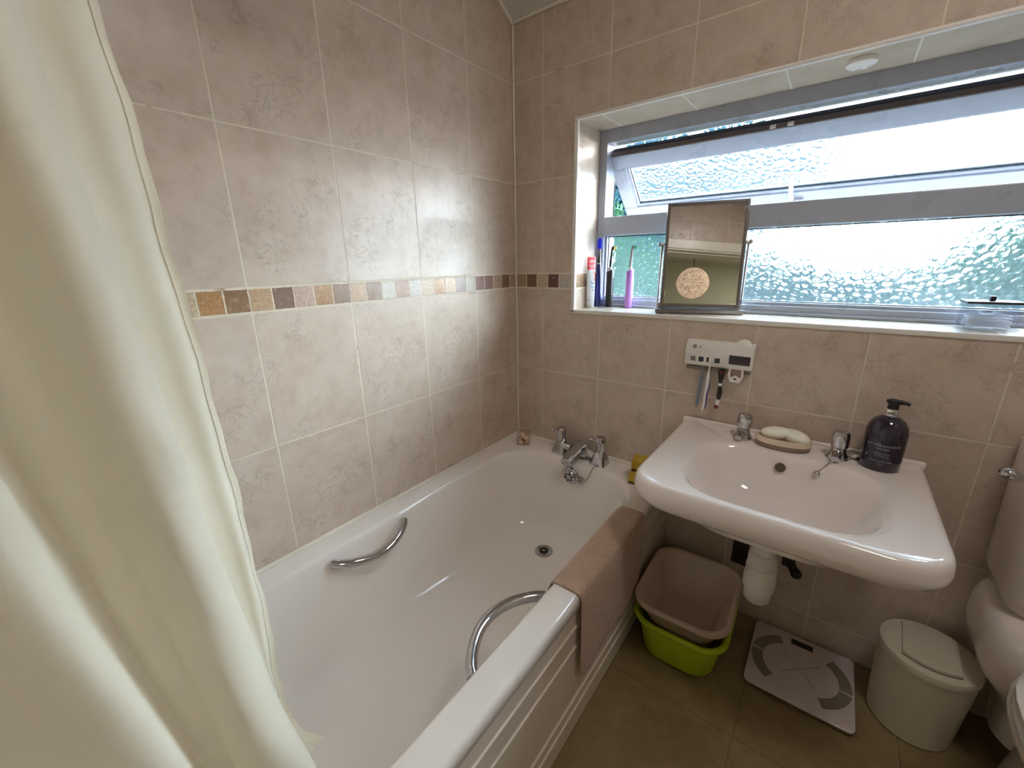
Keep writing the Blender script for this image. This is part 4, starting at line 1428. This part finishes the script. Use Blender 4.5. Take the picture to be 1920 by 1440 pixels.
MB().ball((-0.003, -0.001, -0.027), 0.0078, 14, 10, (0.85, 0.85, 1.05)).build('end_tip', 'maroon', hb)


# ================================================================== FLOOR THINGS
def tub(name, label, cx, cy, z0, hx, hy, H, taper, lip, mat, rz, bot_t=0.003):
    t_ = thing(name, label, 'washing up bowl', (cx, cy, z0), rz)
    a = taper
    R = 0.055
    q = MB()
    ou = [rrect(-hx + a + 0.02, hx - a - 0.02, -hy + a + 0.02, hy - a - 0.02, R - 0.012, 0.0),
          rrect(-hx + a + 0.006, hx - a - 0.006, -hy + a + 0.006, hy - a - 0.006, R, 0.004),
          rrect(-hx + a, hx - a, -hy + a, hy - a, R, 0.016),
          rrect(-hx + 0.003, hx - 0.003, -hy + 0.003, hy - 0.003, R + 0.004, H - lip),
          rrect(-hx - 0.008, hx + 0.008, -hy - 0.008, hy + 0.008, R + 0.012, H - lip + 0.002),
          rrect(-hx - 0.011, hx + 0.011, -hy - 0.011, hy + 0.011, R + 0.014, H - lip * 0.5),
          rrect(-hx - 0.008, hx + 0.008, -hy - 0.008, hy + 0.008, R + 0.012, H - 0.001),
          rrect(-hx - 0.001, hx + 0.001, -hy - 0.001, hy + 0.001, R + 0.008, H),
          rrect(-hx + 0.005, hx - 0.005, -hy + 0.005, hy - 0.005, R + 0.003, H - 0.004),
          rrect(-hx + a + 0.004, hx - a - 0.004, -hy + a + 0.004, hy - a - 0.004, R - 0.003, 0.020),
          rrect(-hx + a + 0.012, hx - a - 0.012, -hy + a + 0.012, hy - a - 0.012, R - 0.006, bot_t + 0.004),
          rrect(-hx + a + 0.03, hx - a - 0.03, -hy + a + 0.03, hy - a - 0.03, R - 0.02, bot_t)]
    q.loft(ou)
    q.build('bowl', mat, t_, sharp=60)
    return t_


tub('washing_up_bowl', 'lime green washing up bowl on the floor holding a pinkish beige one', 0.826, -0.222, 0.0, 0.122, 0.152, 0.150, 0.022, 0.016, 'green_pl', 0.03)
tub('washing_up_bowl', 'pinkish beige washing up bowl nested in the lime green one by the bath', 0.827, -0.236, 0.085, 0.122, 0.150, 0.135, 0.040, 0.018, 'pink_pl', 0.03)

# bathroom scale
sc = thing('bathroom_scale', 'white glass bathroom scale on the floor beside the bin', 'scale', (1.131, -0.150, 0.0))
MB().loft([rrect(-0.126, 0.126, -0.126, 0.126, 0.016, 0.014), rrect(-0.1265, 0.1265, -0.1265, 0.1265, 0.016, 0.016), rrect(-0.1265, 0.1265, -0.1265, 0.1265, 0.016, 0.020), rrect(-0.125, 0.125, -0.125, 0.125, 0.015, 0.021)]).build('platform', 'scale_glass', sc)
MB().box((-0.10, -0.10, 0.008), (0.10, 0.10, 0.014), 0.003).build('housing', 'black', sc, smooth=False)
for sx in (-1, 1):
    for sy in (-1, 1):
        MB().lathe([(0.014, 0.0), (0.015, 0.008)], (0.085 * sx, 0.085 * sy, 0), 18).build('foot', 'black', sc)
MB().box((-0.028, 0.086, 0.0205), (0.028, 0.108, 0.0218), 0.001).build('display', 'black', sc, smooth=False)


def arc_pad(cx, cy, r0, r1, a0, a1):
    q = MB()
    n = 14
    o_ = [(cx + r1 * math.cos(math.radians(a0 + (a1 - a0) * i / n)), cy + r1 * math.sin(math.radians(a0 + (a1 - a0) * i / n))) for i in range(n + 1)]
    i_ = [(cx + r0 * math.cos(math.radians(a0 + (a1 - a0) * i / n)), cy + r0 * math.sin(math.radians(a0 + (a1 - a0) * i / n))) for i in range(n + 1)]
    q.prism(o_ + i_[::-1], 0.0205, 0.0214, 'z')
    return q


for a0, a1, s in ((112, 172, -1), (176, 236, -1), (292, 352, 1), (-4, 56, 1)):
    arc_pad(0.018 * s, 0.0, 0.075, 0.104, a0, a1).build('grip_pad', 'scale_pad', sc, smooth=False)
q = MB()
for an in (0.72, 0.72 + PI / 2):
    c_, s_ = math.cos(an), math.sin(an)
    q.prism([(-0.062 * c_ - 0.0009 * s_, -0.062 * s_ + 0.0009 * c_), (-0.062 * c_ + 0.0009 * s_, -0.062 * s_ - 0.0009 * c_), (0.062 * c_ + 0.0009 * s_, 0.062 * s_ - 0.0009 * c_), (0.062 * c_ - 0.0009 * s_, 0.062 * s_ + 0.0009 * c_)], 0.0205, 0.0213)
q.build('cross_line', 'scale_line', sc, smooth=False)

# swing bin
bn = thing('waste_bin', 'cream round plastic bin with a flap lid beside the toilet', 'bin', (1.368, -0.122, 0.0))
H = 0.228
MB().lathe([(0.075, 0.0), (0.082, 0.004), (0.0835, 0.02), (0.094, H)], n=48).build('bin_body', 'bin', bn)
q = MB()
q.lathe([(0.0955, H - 0.014), (0.0960, H - 0.002), (0.094, H + 0.003), (0.070, H + 0.009), (0.040, H + 0.0125), (0.010, H + 0.0135)], n=48)
lid = q.build('bin_lid', 'bin', bn)
q = MB()
pts_ = []
for i in range(12):
    pts_.append((-0.052 + 0.104 * i / 11, -0.060 - 0.016 * math.sin(PI * i / 11)))
fl = pts_ + [(0.052, 0.060), (0.0, 0.076), (-0.052, 0.060)]
q.prism(fl, H + 0.006, H + 0.0155, 'z', 0.002)
fo = q.build('flap', 'bin', lid, sharp=30)
fo.rotation_euler = (0, 0, math.radians(-4))
q = MB()
n_ = len(fl)
q.tube([(x * 1.012, y * 1.012, H + (0.0045 + 0.0085 * (1 - ((x * x + y * y) ** 0.5 / 0.096) ** 2))) for x, y in pts_] + [(0.0526, 0.060 * 1.01, H + 0.0085)], 0.0009, 5)
fs_ = q.build('flap_gap', 'dark_beam', lid)
fs_.rotation_euler = (0, 0, math.radians(-4))

# ================================================================== TOILET
wc = thing('toilet', 'white close coupled toilet at the right edge beside the bin', 'toilet', (1.60, -0.25, 0.0))


def D_ring(cx, w, yb, yf, z, n=40, p=2.3):
    """oval pan ring: back at yb, front at yf"""
    cy, hy_ = (yb + yf) / 2, (yb - yf) / 2
    r = []
    for i in range(n):
        a = 2 * PI * i / n
        c_, s_ = math.cos(a), math.sin(a)
        r.append((cx + w * math.copysign(abs(c_) ** (2 / p), c_), cy + hy_ * math.copysign(abs(s_) ** (2 / p), s_), z))
    return r


cxw = 1.597
q = MB()
q.loft([D_ring(cxw, 0.100, -0.12, -0.50, 0.0, p=3), D_ring(cxw, 0.095, -0.12, -0.49, 0.03, p=3), D_ring(cxw, 0.088, -0.12, -0.46, 0.14), D_ring(cxw, 0.105, -0.15, -0.54, 0.22),
        D_ring(cxw, 0.155, -0.19, -0.64, 0.31), D_ring(cxw, 0.184, -0.215, -0.665, 0.36, p=2.3), D_ring(cxw, 0.186, -0.22, -0.668, 0.385, p=2.3), D_ring(cxw, 0.178, -0.225, -0.66, 0.392, p=2.3)])
q.build('pan', 'ceramic', wc, world=True, sharp=60)
q = MB()
sh_ = []
for hw_, yf_, z_ in ((0.088, -0.16, 0.06), (0.097, -0.18, 0.168), (0.130, -0.21, 0.225), (0.160, -0.235, 0.272), (0.173, -0.245, 0.310), (0.178, -0.250, 0.345), (0.176, -0.248, 0.388), (0.168, -0.238, 0.418), (0.150, -0.215, 0.436)):
    sh_.append(rrect(cxw - hw_, cxw + hw_, yf_, -0.006, (0.075, 0.075, 0.05, 0.05), z_))
q.loft(sh_)
q.build('pan_shelf', 'ceramic', wc, world=True, sharp=60)
q = MB()
q.loft([rrect(cxw - 0.140, cxw + 0.140, -0.180, -0.004, 0.05, 0.434), rrect(cxw - 0.162, cxw + 0.162, -0.196, -0.004, 0.05, 0.446), rrect(cxw - 0.168, cxw + 0.168, -0.200, -0.004, (0.05, 0.05, 0.02, 0.02), 0.475), rrect(cxw - 0.176, cxw + 0.176, -0.200, -0.004, (0.045, 0.045, 0.02, 0.02), 0.785)])
q.build('cistern', 'ceramic', wc, world=True, sharp=60)
q = MB()
q.loft([rrect(cxw - 0.178, cxw + 0.178, -0.204, -0.004, 0.045, 0.785), rrect(cxw - 0.180, cxw + 0.180, -0.206, -0.004, 0.045, 0.793), rrect(cxw - 0.180, cxw + 0.180, -0.206, -0.004, 0.045, 0.806), rrect(cxw - 0.170, cxw + 0.170, -0.196, -0.006, 0.045, 0.815)])
q.build('cistern_lid', 'ceramic', wc, world=True, sharp=60)
q = MB()
q.lathe([(0.014, -0.004), (0.014, 0.005), (0.009, 0.008)], (1.424, -0.130, 0.728), 18, Matrix.Rotation(math.radians(-90), 4, 'Y'))
q.tube([(1.424, -0.130, 0.728), (1.402, -0.140, 0.730), (1.386, -0.160, 0.738)], [0.0075, 0.0065, 0.006], 12)
q.ball((1.381, -0.166, 0.7455), 0.0160, 18, 12, (1, 1, 0.8))
q.build('flush_lever', 'chrome', wc, world=True)
q = MB()
q.loft([D_ring(cxw, 0.186, -0.275, -0.672, 0.393, p=2.4), D_ring(cxw, 0.194, -0.270, -0.680, 0.400, p=2.4), D_ring(cxw, 0.194, -0.270, -0.680, 0.412, p=2.4), D_ring(cxw, 0.186, -0.275, -0.672, 0.418, p=2.4)])
q.build('seat', 'white_pl', wc, world=True, sharp=60)
q = MB()
q.loft([D_ring(cxw, 0.186, -0.275, -0.672, 0.419, p=2.4), D_ring(cxw, 0.195, -0.270, -0.682, 0.425, p=2.4), D_ring(cxw, 0.195, -0.270, -0.682, 0.434, p=2.4), D_ring(cxw, 0.165, -0.265, -0.65, 0.446, p=2.4), D_ring(cxw, 0.06, -0.38, -0.52, 0.449, p=2.2)])
q.build('seat_lid', 'white_pl', wc, world=True, sharp=60)

# ================================================================== SHOWER CURTAIN
CX, CY = 1.04528694, -1.38224442


def azp(az, x):
    return (x, CY + math.tan(math.radians(az)) * (CX - x))


# plan of the pleats: bearing of every fold at three heights and its distance from the wall
ZK = (1.36, 1.08, 0.56)
PLEAT = [(13.8, 14.9, 15.2, .450), (13.1, 14.3, 14.6, .452), (11.5, 13.3, 14.2, .462), (9.2, 11.5, 13.6, .462), (7.2, 9.3, 13.0, .470),
         (6.8, 8.8, 13.2, .500), (7.6, 9.5, 14.7, .535), (8.5, 10.3, 15.6, .560), (8.1, 9.9, 15.1, .580), (6.8, 8.6, 13.6, .592),
         (4.9, 6.7, 11.4, .592), (2.4, 4.4, 9.6, .577), (-0.6, 2.4, 8.2, .558), (-4.0, -0.4, 6.6, .556), (-5.2, -1.6, 5.4, .552),
         (-5.8, -2.2, 4.8, .562), (-6.2, -2.4, 5.2, .583), (-6.4, -2.5, 5.6, .600), (-7.6, -3.6, 4.6, .611), (-9.5, -5.5, 2.5, .613),
         (-13, -9, -1.5, .600), (-17, -12.5, -5.5, .575), (-19, -14.5, -8.0, .56), (-20, -16, -9.5, .575), (-22, -18, -11.0, .60), (-23.5, -19.5, -12.0, .58)]


def cr(pts, per=6):
    o_ = []
    P_ = [Vector((*p, 0)) for p in pts]
    for i in range(len(P_) - 1):
        p0, p1, p2, p3 = P_[max(i - 1, 0)], P_[i], P_[i + 1], P_[min(i + 2, len(P_) - 1)]
        for k in range(per):
            t = k / per
            o_.append(0.5 * ((2 * p1) + (p2 - p0) * t + (2 * p0 - 5 * p1 + 4 * p2 - p3) * t * t + (3 * p1 - p0 - 3 * p2 + p3) * t ** 3))
    o_.append(P_[-1])
    return o_


def plan(z):
    zc = min(max(z, 0.46), 1.45)
    a, b_, c = ZK
    l0 = (zc - b_) * (zc - c) / ((a - b_) * (a - c))
    l1 = (zc - a) * (zc - c) / ((b_ - a) * (b_ - c))
    l2 = (zc - a) * (zc - b_) / ((c - a) * (c - b_))
    fl_ = max(0.0, 0.47 - z) / 0.11
    pts = []
    for i, (p, q_, r_, x) in enumerate(PLEAT):
        az = p * l0 + q_ * l1 + r_ * l2 + 3.4 * fl_ ** 1.6 * max(0.0, 1 - i / 6)
        pts.append(azp(az, x - 0.024 * min(1.0, max(0.0, (0.60 - z) / 0.15))))
    return cr(pts)


zt, zb = 1.90, 0.345
nz_ = 64
cur = thing('shower_curtain', 'cream pleated shower curtain gathered at the near end of the bath', 'curtain', (0.54, -1.45, zb))
q = MB()
rows = []
hemline = []
for j in range(nz_ + 1):
    z = zb + (zt - zb) * j / nz_
    row_ = []
    pl_ = plan(z)
    for i, p in enumerate(pl_):
        u_ = i / len(pl_)
        wr = 0.0022 * math.sin(9 * z + 14 * u_) + 0.0012 * math.sin(21 * z - 31 * u_)
        wr += 0.006 * math.exp(-((z - 1.02) / 0.03) ** 2 - ((i - 50) / 5.0) ** 2)
        ew = (0.0016 * math.sin(30 * z) + 0.0012 * math.sin(71 * z + 1)) * max(0, 1 - i / 14)
        row_.append(q.bm.verts.new((p.x + wr * min(1, i / 8), p.y + ew + 0.5 * wr * min(1, i / 8), z)))
    rows.append(row_)
    hemline.append(Vector(row_[6].co) + Vector((0.0012, 0, 0)))
for a, c in zip(rows, rows[1:]):
    for i in range(len(a) - 1):
        q.face([a[i], a[i + 1], c[i + 1], c[i]])
q.build('curtain_cloth', 'curtain', cur, world=True, sharp=180)
q = MB()
q.tube(hemline, 0.0006, 6)
q.build('hem_seam', 'curtain', cur, world=True)
b = MB()
b.tube([(0.54, RY, 1.925), (0.54, -0.82, 1.925)], 0.011, 14)
b.tube([(0.54, -0.83, 1.925), (0.54, -0.83, 2.452)], 0.008, 12)
ral = b.build('curtain_rail', 'gloss', recenter=True)
tag(ral, 'white curtain rail above the bath that carries the curtain', 'curtain rail')
